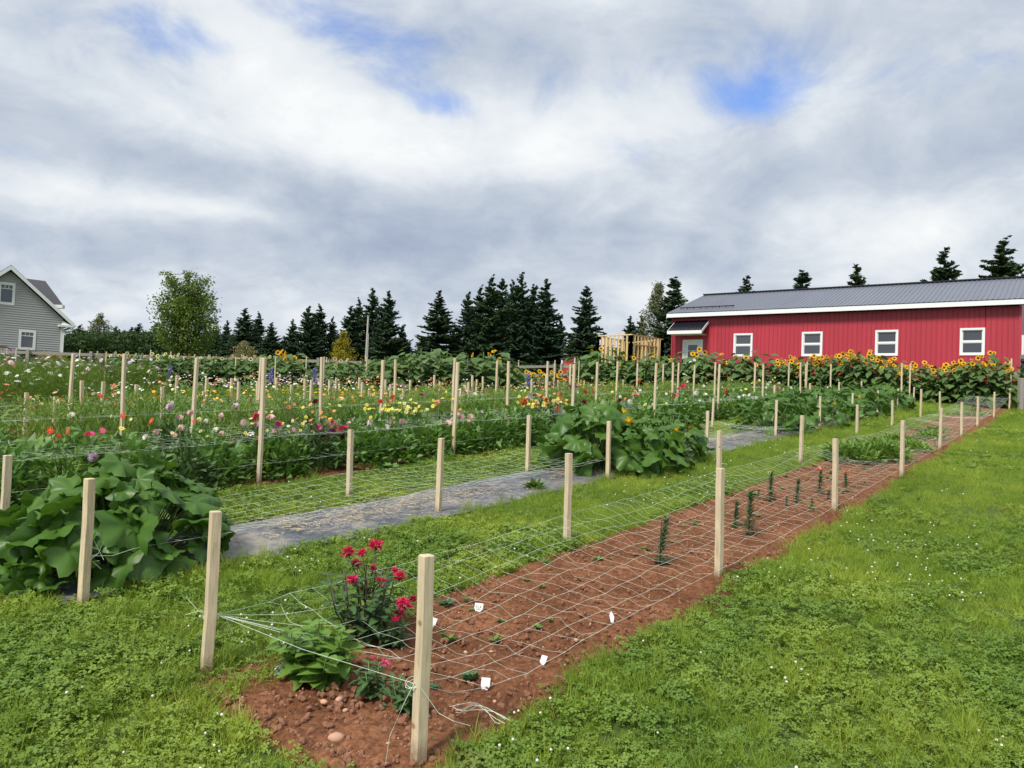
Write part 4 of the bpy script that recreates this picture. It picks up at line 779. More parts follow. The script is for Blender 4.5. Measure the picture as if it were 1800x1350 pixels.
for k, (u, v, vt) in enumerate(AB):
    p = on_ground(u, v); q = at(u, vt, p[1]); s, t = ST(p[0], p[1]); stake(s, t, q[2]-p[2], ['knotty darker stake at the near left corner of the soil bed, holding the net end', 'pine stake in the grass left of the bare soil, level with the pumpkin mound', 'stake standing behind the second stake, in front of the pumpkin mound end'][k] if k < 3 else '%s stake from the camera along the left edge of the red soil bed' % ORD[k], 'stakes along the left edge of the soil bed', rz=-ANG-.3)
BFs = [(145, 1070, 840), (770, 905, 770), (1068, 845, 740), (1242, 792, 722), (1363, 770, 703)]
for k, (u, v, vt) in enumerate(BFs):
    p = on_ground(u, v); q = at(u, vt, p[1]); s, t = ST(p[0], p[1]); stake(s, t, q[2]-p[2], ['pale stake in front of the nearest pumpkin plant', 'stake on the near edge of the weed fabric strip', 'pale stake in front of the middle pumpkin mound', 'stake at the far end of the middle pumpkin mound', 'stake in front of the far pumpkin patch'][k], 'stakes along the near edge of the weed fabric', rz=-ANG+.1)
for k, s in enumerate([16.4, 19.6, 22.9, 26.1, 29.3]): stake(s, 2.75, .78, '%s stake from the left rising in front of the long far pumpkin patch' % ORD[k+1], 'stakes along the near edge of the weed fabric')
for k, (u, v, vt) in enumerate([(2, 985, 800), (613, 878, 755), (927, 833, 730), (1252, 754, 700)]):
    p = on_ground(u, v); q = at(u, vt, p[1]); s, t = ST(p[0], p[1]); stake(s, t, q[2]-p[2], ['stake cut by the left edge of the picture, behind the nearest pumpkin plant', 'stake at the far edge of the netted grass left of the weed fabric', 'stake just left of the middle pumpkin mound under the netting', 'stake between the middle and far pumpkin plants'][k], 'stakes along the far edge of the weed fabric')
for k, s in enumerate([17.3, 20.6, 23.9, 27.2]): stake(s, 4.1, .95, '%s stake from the left poking out above the far pumpkin patch' % ORD[k], 'stakes along the far edge of the weed fabric')
TALL = [(5.15, [(466, 629), (803, 637), (1009, 640), (1153, 638), (1264, 640), (1342, 641), (1409, 637), (1461, 640)]), (6.4, [(345, 629), (673, 633), (895, 635), (1050, 636), (1184, 637), (1258, 637), (1327, 640), (1417, 640)]),
        (7.75, [(222, 622), (568, 628), (799, 629), (963, 635), (1085, 635), (1193, 638), (1220, 642)]), (9.0, [(127, 621), (459, 628), (697, 632), (874, 634), (1004, 640), (1121, 639), (1167, 640)])]
RN = ['near edge of the netted dahlia bed', 'far edge of the netted dahlia bed', 'near edge of the second flower bed', 'far edge of the second flower bed']
for r_, (t, L) in enumerate(TALL):
    for k, (u, v) in enumerate(L): s, h = on_row(u, v, t); stake(s, t, h, '%s tall thin stake from the left along the %s' % (ORD[k], RN[r_]), 'tall stakes in the flower beds', True, wd=1.15)
for k, (t, u, v) in enumerate([(5.15, 1586, 638), (5.15, 1530, 640), (6.4, 1500, 640)]):
    pass
SHORT = [(47, 690), (98, 697), (146, 669), (182, 671), (240, 676), (287, 680), (312, 661), (357, 688), (363, 665), (407, 665), (421, 671), (455, 670), (487, 664), (513, 676), (537, 666), (548, 668), (580, 670), (586, 680), (591, 664), (637, 672), (648, 687), (631, 665), (678, 667), (687, 676), (710, 682), (722, 668), (754, 679), (764, 659), (774, 671), (797, 665), (810, 682), (824, 672), (831, 660), (838, 667), (850, 662), (874, 664), (894, 667), (935, 666), (960, 657), (982, 668), (992, 672), (1027, 669), (1095, 668)]
GR = [10.35, 11.6, 12.95, 14.2]; cnt = {}
for u, v in sorted(SHORT):
    c = [(abs(on_row(u, v, t)[1]-.84), t) for t in GR]; _, t = min(c); s, h = on_row(u, v, t); k = cnt.get(t, 0); cnt[t] = k+1
    stake(s, t, min(max(h, .6), 1.1), '%s short stake from the left in the %s' % (ordn(k), {10.35: 'near row of the zinnia and marigold bed', 11.6: 'far row of the zinnia and marigold bed', 12.95: 'near row of the daisy bed', 14.2: 'far row of the daisy bed'}[t]), 'short stakes among the flower beds', wd=1.0)
for k, (u, v, Y_) in enumerate([(14, 612, 25), (28, 612, 24.5), (140, 615, 27), (172, 617, 30), (186, 618, 25.5), (266, 615, 28), (301, 618, 30), (415, 627, 28), (485, 627, 27.5), (539, 627, 28), (570, 627, 26), (574, 628, 29), (645, 627, 29), (720, 629, 31), (913, 633, 33), (975, 633, 34), (1018, 634, 33)]):
    p = at(u, v, Y_); g0 = float(gz(p[0], p[1])); s, t = ST(p[0], p[1]); stake(s, t, p[2]-g0, '%s thin far stake from the left in front of the back fence' % ORD[k], 'thin far stakes near the back fence', True)
for k, (u, v, Y_) in enumerate([(1305+22, 637, 32), (1387, 637, 33), (1418, 636, 33), (1586, 638, 29.5), (1600, 640, 31.5), (1778, 630, 30.2)]):
    p = at(u, v, Y_); g0 = float(gz(p[0], p[1])); s, t = ST(p[0], p[1]); stake(s, t, p[2]-g0, '%s tall stake from the left in the sunflower row by the barn' % ORD[k], 'tall stakes in the sunflower row by the barn', True, wd=1.3)

# ================================================================ netting
def net(name, label, s0, s1, t0, t1, zfun, nrow, rad, seed, grp='green-white trellis nets', jit=.02, cell=.155):
    r = np.random.default_rng(seed); ns = int((s1-s0)/cell); si = s0+np.arange(ns+1)*(s1-s0)/ns; ti = np.linspace(0, 1, nrow)
    S, T = np.meshgrid(si, ti, indexing='ij'); jS = r.normal(size=S.shape)*jit*.8; jT = r.normal(size=S.shape)*jit*.13+.03*np.sin(S*1.7+T*5); jZ = r.normal(size=S.shape)*jit*.35
    Sj = S+jS*(S > s0+.01)*(S < s1-.01); Tj = T+jT/(t1-t0)*(T > 0)*(T < 1); tt = t0+(t1-t0)*Tj
    P = W(Sj, tt); P[..., 2] += zfun(Sj, Tj)+jZ*.6
    segs = []
    segs.append((P[:-1].reshape(-1, 3), P[1:].reshape(-1, 3)))
    A, B = P[:, :-1].reshape(-1, 3), P[:, 1:].reshape(-1, 3); k = r.random(len(A)) > .03; A, B = A[k], B[k]; M = (A+B)/2+r.normal(size=A.shape)*np.array([.022, .022, .012]); M2 = A*.25+M*.0+B*.0+M*.75
    segs += [(A, M), (M, B)]
    # knots
    A = np.concatenate([a for a, b in segs]); B = np.concatenate([b for a, b in segs]); d = nrm(B-A); u = nrm(np.cross(d, np.array([.1, .2, 1.]))); v = np.cross(d, u); dist = np.maximum(2.5, A[:, 1])[:, None]
    n_ = len(A); n0_ = len(segs[0][0]); rr = np.interp(dist, [3, 8, 30], [rad*.66, rad*.76, rad*.92])*np.where(np.arange(n_) < n0_, 1, .75)[:, None]; V = np.empty((n_, 6, 3))
    for q in range(3): o = (math.cos(q*2.094)*u+math.sin(q*2.094)*v)*rr; V[:, q] = A+o; V[:, 3+q] = B+o
    Fo = np.array([(0, 1, 4, 3), (1, 2, 5, 4), (2, 0, 3, 5)])[None]+(np.arange(n_)*6)[:, None, None]
    kn = P.reshape(-1, 3); kr = np.interp(kn[:, 1], [3, 8, 30], [rad*1.7, rad*1.8, rad*1.8]); V2, F2, _ = cloud(ICO, ICO_F, kn, np.repeat(np.eye(3)[None], len(kn), 0), kr); 
    o = obj(name, mesh(name, np.concatenate([V.reshape(-1, 3), V2]), [Fo.reshape(-1, 4), F2+n_*6], M_twine)); return tag(o, label, 'net', grp), P
def zA(s, f):
    front = np.interp(s, [0, .35, .7, 1.4, 3, 6.4, 10, 14, 18, 22, 26, 30, 33], [.31, .17, .12, .13, .10, .08, .09, .08, .10, .20, .18, .34, .50]); back = np.interp(s, [0, 3.2, 6.4, 10, 13, 16, 19, 24, 28, 33], [.27, .27, .28, .27, .22, .14, .26, .18, .30, .50])
    return front*(1-f)+back*f-.05*np.sin(f*math.pi)*(1+.4*np.sin(s*1.9))-.028*np.abs(np.sin(s*math.pi/3.22))*(f > .5)
o, PA = net('trellis_net', 'sagging white string net stretched low over the red soil bed', .42, 32.8, .0, 1.33, zA, 9, .0013, 1)
mb = MB()
def string(pts, r_=.0011): mb.tube(pts, min(r_, .0011), 4)
cf, cb = W(0, .03, .31)+np.array([.0, -.03, 0]), W(-.03, 1.31, .27)
prev = None
for j in range(3, 9):
    e_ = PA[0, j]; m1, m2 = cb+(e_-cb)*.36+[0, 0, -.012], cb+(e_-cb)*.7+[0, 0, -.015]; string([cb, m1, m2, e_], .0011)
    if prev is not None:
        for a_, b_ in ((prev[1], m2), (prev[2], e_)): string([a_, (a_+b_)/2+rng.normal(size=3)*.012, b_], .0009)
    prev = (m1, m2, e_)
string([cf, (cf+cb)/2+np.array([0, 0, -.02]), cb], .0013); string([cf, (cf+PA[0, 1])/2, PA[0, 1]], .0011); string([cf, (cf+PA[0, 2])/2+[0, 0, -.01], PA[0, 2]], .0011); string([cf, (cf+PA[0, 0])/2+[0, 0, -.03], PA[0, 0]], .0011)
p0 = cf; string([p0, p0+[-.03, -.05, -.06], p0+[-.07, -.1, -.16], p0+[-.08, -.1, -.26]]); string([p0+[.03, -.02, -.01], p0+[.10, -.02, -.10], p0+[.16, -.04, -.12], p0+[.22, 0, -.15]])
q0 = W(.35, .0, .08); 
for k in range(5):
    u_ = np.linspace(0, 1, 9); ph = rng.random(3)*6; string(q0+np.stack([.22*u_-.10+.02*np.sin(u_*5+ph[0]), -.10*u_+.025*np.sin(u_*4+ph[1]), .02+.02*np.sin(u_*6+ph[2])], 1), .0013)
string([cb, cb+[-.08, 0, .01], cb+[-.15, .02, .07]]); string([cb, cb+[-.06, -.02, .02], cb+[-.13, -.03, .0]]); string([cb, cb+[.05, .02, -.03], cb+[.08, .03, -.1]])
for k in range(3): th = np.linspace(0, 6.28, 13)+k; c0_ = cf*1.0; c0_[2] -= .005*k; c1 = W(0, .03, .305-.006*k); string(np.stack([c1[0]+.036*np.cos(th), c1[1]+.036*np.sin(th), np.full(13, c1[2])+.01*np.sin(th+k)], 1)); c2 = W(-.05, 1.31, .268-.006*k); string(np.stack([c2[0]+.036*np.cos(th), c2[1]+.036*np.sin(th), np.full(13, c2[2])], 1))
tag(mb.build('net_end_strings', [M_twine], o), kind=None)
def zB(s, f): return .27-.05*np.sin(f*math.pi)-.03*np.abs(np.sin(s*math.pi/3.25))*(1+f)
o, PB = net('trellis_net', 'white string net stretched over the grass behind the weed fabric', .3, 13.4, 2.70, 3.98, zB, 9, .0013, 2)
mb = MB(); e_ = W(0, 2.62, .29)
for j in (0, 2, 4, 6, 8): mb.tube([PB[0, j], (PB[0, j]+e_)/2+[0, 0, -.02], e_], .0014, 4)
for k in range(4): a_ = e_+rng.normal(size=(3, 3))*.05; mb.tube(a_, .0015, 4)
mb.build('net_end_strings', [M_twine], o)
net('trellis_net', 'string net sagging over the weed fabric in front of the far pumpkin patch', 13.4, 24, 2.75, 4.05, lambda s, f: .20-.05*np.sin(f*math.pi)-.10*np.abs(np.sin((s-13.4)*math.pi/6.4)), 9, .0013, 12)
def zC(s, f): return .52-.03*np.sin(f*math.pi)-.03*np.abs(np.sin(s*math.pi/3.25))
net('trellis_net', 'pale green net at flower height over the netted dahlia bed', -3, 30, 5.12, 6.4, zC, 9, .0012, 3)
net('trellis_net', 'lower net level threaded through the foliage of the netted dahlia bed', -3, 26, 5.10, 6.4, lambda s, f: .24-.02*np.sin(f*math.pi), 4, .0012, 4)
net('trellis_net', 'net over the second flower bed, half hidden in stems', -3, 30, 7.75, 9.05, lambda s, f: .55-.05*np.sin(f*math.pi), 6, .0012, 5)
net('trellis_net', 'net over the third flower bed at the left', -3, 16, 10.3, 11.6, lambda s, f: .50-.06*np.sin(f*math.pi), 5, .0012, 6)

# ================================================================ small things on the soil
def markers():
    Q = [(852, 1217, .042, .05, .3, 'square white plastic plant marker leaning beside the small blue-green seedling'), (952, 1173, .036, .045, -.2, 'small white plant marker near the right edge of the bed beyond the seedling'), (1076, 1098, .032, .055, .5, 'white pointed plant marker farthest along the right edge of the bed'),
         (840, 1078, .055, .045, .1, 'white plant marker with dark handwriting near the left edge of the soil'), (758, 1106, .05, .05, -.3, 'white plant marker half hidden just right of the nearest stake')]
    for k, (u, v, w_, h_, rz, lab) in enumerate(Q):
        p = on_ground(u, v); t = thing('plant_marker', lab, 'plant marker', p+[0, 0, .012], -.5+rz, 'white plant markers in the soil bed'); mb = MB(); a = w_/2; L = .16*(k-2)
        if k == 2: prof = [(-a*.5, 0), (a*.5, 0), (a, h_*.6), (a*.2, h_*1.15), (-a*.7, h_*.7)]
        else: prof = [(-a*.6, -.004), (-a*.2, .004), (a*.5, -.002), (a, h_*.3), (a, h_), (-a, h_*.97), (-a, h_*.35)]
        n_ = len(prof); lean = .35; f0 = [(x+z_*.15*math.sin(k*2.1), z_*lean, z_) for x, z_ in prof]; f1 = [(x, y+.0016, z_) for x, y, z_ in f0]; mb.add(f0+f1, [list(range(n_)), list(range(2*n_-1, n_-1, -1))]); mb.add(f0+f1, [(i, i+n_, (i+1) % n_+n_, (i+1) % n_) for i in range(n_)][:])
        mb.build('plate', [M_white], t); 
        mb = MB(); mb.box((-.006, .002, -.05), (.006, .004, .01)); mb.build('spike', [M_white], t)
        if k == 3:
            mb = MB()
            for x0, z0, x1, z1 in ((-.018, .030, -.018, .017), (-.018, .030, -.008, .030), (-.012, .024, -.008, .017), (-.002, .030, -.002, .018), (-.002, .018, .006, .018), (.010, .031, .010, .018), (.010, .031, .018, .026), (.018, .026, .010, .023), (-.016, .012, .016, .011)): mb.tube([(x0, z0*lean-.0022, z0), (x1, z1*lean-.0022, z1)], .0011, 3)
            mb.build('writing', [M_black], t)
markers()
# dry papery leaf by the leafy plant
p = on_ground(492, 1195); V_ = [(-.035, 0, 0), (.0, -.02, .012), (.04, 0, .01), (.03, .01, .045), (.0, .02, .05), (-.03, .015, .03)]
tag(obj('dry_leaf', mesh('dry_leaf', V_, [[(0, 1, 4, 5), (1, 2, 3, 4)]], M_white2), None, p+[0, 0, .02]), 'pale curled dry leaf under the left side of the leafy plant', 'dry leaf')

# ================================================================ plants with broad leaves (leaf objects)
def pump_leaf(seed):
    r = np.random.default_rng(seed); n_ = 30; a = np.linspace(-math.pi*.93, math.pi*.93, n_); lob = 1+.17*np.cos(a*5)+.06*np.cos(a*10)+.04*np.cos(a*15+1)+.03*r.normal(size=n_); rad = .5*lob*(1-.25*np.abs(a/math.pi)**4+.08*np.cos(a)); V = [(0, 0, 0)]; ti = [.35]
    for q, m_ in ((.45, .0), (.8, 0), (1., 0)):
        for i in range(n_):
            x_, y_ = math.sin(a[i])*rad[i]*q, math.cos(a[i])*rad[i]*q; vein = .5+.5*math.cos(a[i]*5); z_ = .06*q*vein+.03*q-.18*q*q*(.3+.7*abs(math.sin(a[i]*.5+seed)))+.03*math.sin(a[i]*4+seed)*q
            if q == 1.: z_ += .035*math.sin(a[i]*11+seed)
            V.append((x_, y_, z_)); ti.append(.25+.55*vein**6*(1.1-q)+.1*r.random())
    F3 = [(0, 1+i+1, 1+i) for i in range(n_-1)]; F4 = []
    for l in range(2):
        for i in range(n_-1): b0 = 1+l*n_; F4.append((b0+i, b0+i+1, b0+n_+i+1, b0+n_+i))
    return mesh('pumpkin_leaf', V, [F3, F4], M_pump, ti, smooth=True)
PL = [pump_leaf(i) for i in range(6)]
def pumpkin(s, t, h, rs, rt_, nleaf, label, size=.27, blooms=0, seed=0, low=.0):
    r = np.random.default_rng(seed); base = W(s, t); pl = thing('pumpkin_plant', label, 'pumpkin plant', base, 0, 'pumpkin plants on the weed fabric'); st = MB()
    for k in range(nleaf):
        f = (k+.5)/nleaf; zf = f**.85; a = k*2.39996+r.normal()*.25; q = (1-zf**2.4)**.5*(.9+.2*r.random()); x_, y_ = math.cos(a)*q, math.sin(a)*q; ds, dt = x_*rs, y_*rt_
        P = W(s+ds, t+dt)-base; P[2] += .07+low+zf*(h-.1)+r.normal()*.035; o2 = RV*x_*rt_+PV*y_*rs; outw = nrm(np.array([o2[0], o2[1], .0])+1e-4); up = nrm(outw*(.75*q+.1)+np.array([0, 0, .35+.75*zf])+r.normal(size=3)*.36)
        d = nrm(outw*(.6+.4*zf)+np.array([0, 0, -.45])+r.normal(size=3)*.45); Rr = frames(d[None], up[None])[0]; sc = size*(.6+.65*r.random())*(.85+.25*math.sin(math.pi*min(zf+.2, 1)))
        o = obj('leaf', PL[k % 6], pl); o.matrix_local = Matrix.Translation(Vector(P)) @ Matrix(Rr.tolist()).to_4x4() @ Matrix.Diagonal((sc, sc, sc*1.1, 1))
        b0 = W(s+ds*.35, t+dt*.35)-base; st.tube([b0, (b0+P)/2+[0, 0, .03], P+[0, 0, -.005]], [.007, .006, .005], 5)
    obj('stems', st.mesh('stems', [M_stem], True), pl)
    for k in range(blooms):
        a = r.random()*6.28; zf = .45+.35*r.random(); P = W(s+.75*rs*math.cos(a), t-.75*rt_*abs(math.sin(a)))-base; P[2] += zf*h+.08; T = []
        V_, F_, ti = cloud(LEAF*[1.2, 1, 1], LEAF_F, np.zeros((6, 3)), frames(np.array([(math.cos(q*1.047), math.sin(q*1.047), .7) for q in range(6)]), np.array([(0, 0, 1.)]*6)), np.full(6, .085)); obj('flower', mesh('flower', V_, F_, PC['gold'], ti), pl, P, (-.9, .2, 0))
pumpkin(.48, 3.22, .70, .66, 0.50, 150, 'nearest large pumpkin plant spreading over the start of the weed fabric', .245, 0, 1)
pumpkin(-.22, 3.35, .30, .36, .38, 20, 'low left side shoot of the nearest pumpkin plant reaching the picture edge', .22, 0, 2)
pumpkin(6.75, 3.15, .92, .60, .62, 90, 'tall left half of the middle pumpkin mound with yellow blooms', .30, 2, 3)
pumpkin(7.45, 2.72, .66, .75, .45, 60, 'front part of the middle pumpkin mound behind the pale stake', .29, 1, 4)
pumpkin(8.7, 3.0, .76, .75, .55, 66, 'right half of the middle pumpkin mound', .25, 1, 5)
for k, s_ in enumerate([14.5, 15.9, 17.3, 18.7, 20.1, 21.6, 23.1, 24.6, 26.1, 27.4]):
    pumpkin(s_, 3.25+.15*math.sin(k*2), .78+.14*((k*7) % 3)/2, .85, .68, 50, '%s pumpkin plant from the left in the long far patch' % ORD[k], .28, 1 if k in (0, 2, 5) else 0, 10+k)

def simple_leaf(name, mat, wd=.6, fold=.10, droop=-.15, n=5, serr=.0):
    V = [(0, 0, 0)]; ti = [.6]; F_ = []
    for i in range(1, n+1):
        f = i/(n+1); w_ = wd/2*math.sin(math.pi*f**.75)**.85*(1+serr*(i % 2)); z_ = droop*f*f*1.2
        V += [(-w_, f, z_+fold*w_/wd*2), (-w_*.5, f, z_+fold*w_/wd*.8), (0, f+.02, z_), (w_*.5, f, z_+fold*w_/wd*.8), (w_, f, z_+fold*w_/wd*2)]; ti += [.3, .45, .75, .45, .3]
    V.append((0, 1.03, droop*1.2)); ti.append(.4); F3 = [(0, 2+q, 1+q) for q in range(4)]; b0 = 1+5*(n-1); F3 += [(b0+q, b0+q+1, len(V)-1) for q in range(4)]; F4 = []
    for i in range(n-1):
        a = 1+5*i
        for q in range(4): F4.append((a+q, a+q+1, a+5+q+1, a+5+q))
    return mesh(name, V, [F3, F4], mat, ti, smooth=True)
LF = simple_leaf('leaf', M_leafy, .82, .12, -.22, 6, .06); LM = simple_leaf('leaf', M_monleaf, .52, .08, -.2, 4); LS = simple_leaf('leaf', M_mid, .36, .08, -.2, 4)
def put_leaf(me, par, P, d, up, sc):
    Rr = frames(np.asarray(d, float)[None], np.asarray(up, float)[None])[0]; o = obj('leaf', me, par); o.matrix_local = Matrix.Translation(Vector(P)) @ Matrix(Rr.tolist()).to_4x4() @ Matrix.Diagonal((sc, sc, sc, 1)); return o
def leafy(loc, label, name, cat, me, nst, h, spread, nodes, lsz, stemm=M_stem, seed=0, group=None, heads=()):
    """stems with opposite pairs of leaves"""
    r = np.random.default_rng(seed); t = thing(name, label, cat, loc, 0, group); st = MB(); tips = []
    for k in range(nst):
        a = k*2.4+r.normal()*.3; q = spread*math.sqrt((k+.5)/nst); b0 = np.array([math.cos(a), math.sin(a), 0])*q*.25; tip = np.array([math.cos(a)*q, math.sin(a)*q, h*(.72+.35*r.random())*(1-.25*(q/spread)**2)]); mid = (b0+tip)/2+np.array([math.cos(a), math.sin(a), 0])*q*.12; st.tube([b0, mid, tip], [.005, .004, .003], 5); tips.append(tip)
        for j in range(nodes):
            f = (j+.7)/nodes; P = b0*(1-f)**2+2*mid*f*(1-f)+tip*f*f; ph = r.random()*3.14
            for sg in (0, math.pi):
                dd = np.array([math.cos(ph+sg), math.sin(ph+sg), .35-.25*(1-f)+.2*r.normal()]); put_leaf(me, t, P, dd, np.array([0, 0, 1.])+r.normal(size=3)*.15, lsz*(.65+.5*math.sin(math.pi*min(1, f+.15)))*(.8+.4*r.random()))
    obj('stems', st.mesh('stems', [stemm], True), t); return t, tips
gl = on_ground(555, 1200)+[0, 0, .01]
leafy(gl, 'bushy bright green leafy plant without flowers at the near end of the soil bed', 'leafy_plant', 'plant', LF, 15, .27, .20, 6, .095, seed=3)
def spiky_head(c, rad, mat, n=70, seed=0):
    r = np.random.default_rng(seed); d = randdir(n); d = nrm(d*[1, 1, .8]+[0, 0, .25]); V_, F_, ti = cloud(LEAF*[.55, 1, 1], LEAF_F, np.repeat([c], n, 0)+d*rad*.15, frames(d, randdir(n)), rad*(.8+.4*r.random(n))); return mesh('flower_head', V_, F_, mat, ti)
M_bract = leafmat('dark_bract', (.06, .012, .015), (.12, .03, .03), .1)
HEAD = [spiky_head((0, 0, 0), 1., PC['crimson'], 80, i) for i in range(2)]; HEADP = spiky_head((0, 0, 0), 1., PC['hot pink'], 60, 5)
n_ = 14; dd = nrm(randdir(n_)*[1, 1, .3]+[0, 0, -.35]); V_, F_, ti = cloud(LEAF*[.8, 1, 1], LEAF_F, np.zeros((n_, 3))+[0, 0, -.25], frames(dd, np.repeat([[0, 0, 1.]], n_, 0)), np.full(n_, .75)); BRACT = mesh('bract', V_, F_, M_bract, ti)
mg = on_ground(640, 1130)+[0, 0, .01]
mon, tips = leafy(mg, 'tall bee balm with shaggy crimson flower heads in the near end of the soil bed', 'bee_balm', 'bee balm', LM, 13, .46, .24, 7, .085, M_dstem, 4)
MH = [(612, 970, .026), (660, 958, .030), (637, 972, .019), (627, 990, .020), (656, 998, .016), (619, 1018, .023), (643, 1034, .022), (671, 1020, .022), (703, 1013, .024), (694, 1002, .014), (709, 1062, .030), (702, 1078, .024), (726, 1053, .017), (695, 1088, .013)]
for k, (u, v, rd) in enumerate(MH):
    Pw = at(u, v, mg[1]+.10*math.sin(k*2.3)-(.05 if u > 690 else 0)); P = Pw-mg; o = obj('flower_head', HEAD[k % 2], mon, P, (random.random()*.6-.3, random.random()*.6-.3, k), (rd*1.45, rd*1.45, rd*1.2)); obj('bract', BRACT, mon, P-[0, 0, rd*.2], (0, 0, k), rd*1.1)
    mb = MB(); b0 = np.array([P[0]*.35, P[1]*.3, .18+.1*random.random()]); mb.tube([b0, (b0+P)/2+[.01, 0, .02], P-[0, 0, rd*.3]], [.0035, .003, .0025], 5); mb.build('stem', [M_dstem], mon, True)
    for f in (.45, .8): q = b0*(1-f)+P*f; a = random.random()*3; put_leaf(LM, mon, q, (math.cos(a), math.sin(a), .1), (0, 0, 1), .05); put_leaf(LM, mon, q, (-math.cos(a), -math.sin(a), .1), (0, 0, 1), .05)
for (u, v, lab, h_, nst, sd, hd) in ((655, 1228, 'small dark green bee balm with one pink bloom below the net', .17, 6, 21, (678, 1166, .022)), (712, 1256, 'small dark green leafy plant right beside the nearest stake', .17, 7, 22, None), (690, 1140, 'small dark green clump under the right side of the tall bee balm', .17, 7, 23, None)):
    g0 = on_ground(u, v)+[0, 0, .01]; t, tips = leafy(g0, lab, 'small_bee_balm', 'bee balm', LM, nst, h_, .085, 6, .055, M_stem, sd, 'small bee balms near the camera')
    if hd:
        P = at(hd[0], hd[1], g0[1])-g0; obj('flower_head', HEADP, t, P, (0, 0, 0), (hd[2]*1.2, hd[2]*1.2, hd[2]*.8)); mb = MB(); mb.tube([(0, 0, .1), P], .003, 5); mb.build('stem', [M_stem], t)
        P = at(657, 1155, g0[1]+.03)-g0; obj('flower_head', HEADP, t, P, (0, 0, 0), .010)
def whorl_mesh(h, n, L, mat, seed, wd=.3, up=.7, rad0=.0, flop=0.):
    r = np.random.default_rng(seed); f = np.sort(r.random(n)); a = np.arange(n)*2.4; P = np.stack([flop*f*f*.1+0*f, 0*f, .02+f*h], 1); d = np.stack([np.cos(a), np.sin(a), up*(.3+f)], 1); V_, F_, ti = cloud(LEAF*[wd*3, 1, 1], LEAF_F, P, frames(d, np.repeat([[0, 0, 1.]], n, 0)), L*(.6+.5*r.random(n))*(1.1-.5*f)); return mesh('foliage', V_, F_, mat, ti)
WHL = [whorl_mesh(1., 90, .34, M_bluegreen, i, .20) for i in range(3)]; TRUMP = None
n_ = 6; V_, F_, ti = cloud(LEAF*[1.1, 1, 1], LEAF_F, np.zeros((n_, 3)), frames(np.array([(math.cos(q*1.047), math.sin(q*1.047), .55) for q in range(n_)]), np.array([(0, 0, 1.)]*n_)), np.full(n_, 1.)); LILY = mesh('bloom', V_, F_, PC['coral'], ti); LILYB = mesh('bud', V_*[.25, .25, 1.6]*[1, 1, .8], F_, PC['pale yellow'], ti)
for k, (u, v, h_, bl, lab) in enumerate([(1160, 996, .34, None, 'slender lily stem standing alone left of the second right-edge stake'), (1316, 945, .38, None, 'dark leaning lily stem just right of the second right-edge stake'), (1292, 930, .25, None, 'thin pale lily shoot behind the leaning lily stem'), (1353, 882, .30, 'bud', 'lily with an upright cream bud on a dark leafy stem'), (1400, 886, .26, None, 'lily with leafy dark stem and green buds between bud lily and orange lilies'),
                                   (1440, 868, .27, 'o', 'left of two lilies with orange-red blooms'), (1487, 868, .24, 'o', 'right of two lilies with orange-red blooms, just past the stake'), (1332, 878, .10, None, 'low lily clump left of the bud lily'), (1382, 890, .10, None, 'low dark lily clump right of the bud lily'), (1428, 892, .09, None, 'low dark lily clump left of the third right-edge stake'), (1455, 880, .11, None, 'low dark lily clump directly left of the stake by the orange lilies')]):
    g0 = on_ground(u, v)+[0, 0, .01]; t = thing('lily', lab, 'lily', g0, k*1.1, 'lilies in the soil bed'); obj('foliage', WHL[k % 3], t, None, (.12*math.sin(k*3), .1*math.cos(k*5), 0), (h_*1.2 if h_ < .15 else h_*.85, h_*1.2 if h_ < .15 else h_*.85, h_)); mb = MB(); mb.tube([(0, 0, 0), (0, 0, h_)], [.006, .003], 5); mb.build('stem', [M_bluegreen], t)
    if bl == 'o':
        for q in range(3): obj('bloom', LILY, t, (.035*math.cos(q*2.1), .035*math.sin(q*2.1), h_+.01), (.9*math.sin(q*2.1), -.9*math.cos(q*2.1), 0), .045)
    if bl == 'bud':
        for q in range(2): obj('bud', LILYB, t, (.02*q, 0, h_), (.2, .3*q, 0), .07)
# blue-green seedling and weeds
for k, (u, v, rd, lab) in enumerate([(826, 1200, .055, 'small blue-green seedling clump next to the square white marker'), (1300/3+350, 1070, .06, 'grey-green weedy clump just right of the nearest stake top'), (966/3+350, 1247, .022, 'tiny round-leaved seedling in front of the small bee balm'), (1240/3+350, 1215, .03, 'tiny green weed right of the nearest stake foot'), (940, 862, .16, 'leafy weed growing through the weed fabric'), (1230, 860, .08, 'small weed tuft at the edge of the middle pumpkin mound')]):
    g0 = on_ground(u, v)+[0, 0, .01]; n_ = 40; d = nrm(randdir(n_)*[1, 1, .3]+[0, 0, .6]); V_, F_, ti = cloud(LEAF*[1.2, 1, 1], LEAF_F, np.concatenate([disc(n_, rd*.5), rd*.3*rng.random((n_, 1))], 1), frames(d, np.repeat([[0, 0, 1.]], n_, 0)), rd*(.5+.5*rng.random(n_)))
    tag(obj('weed', mesh('weed', V_, F_, M_mid if k > 3 else M_bluegreen, ti), None, g0), lab, 'weed', 'small weeds and seedlings')

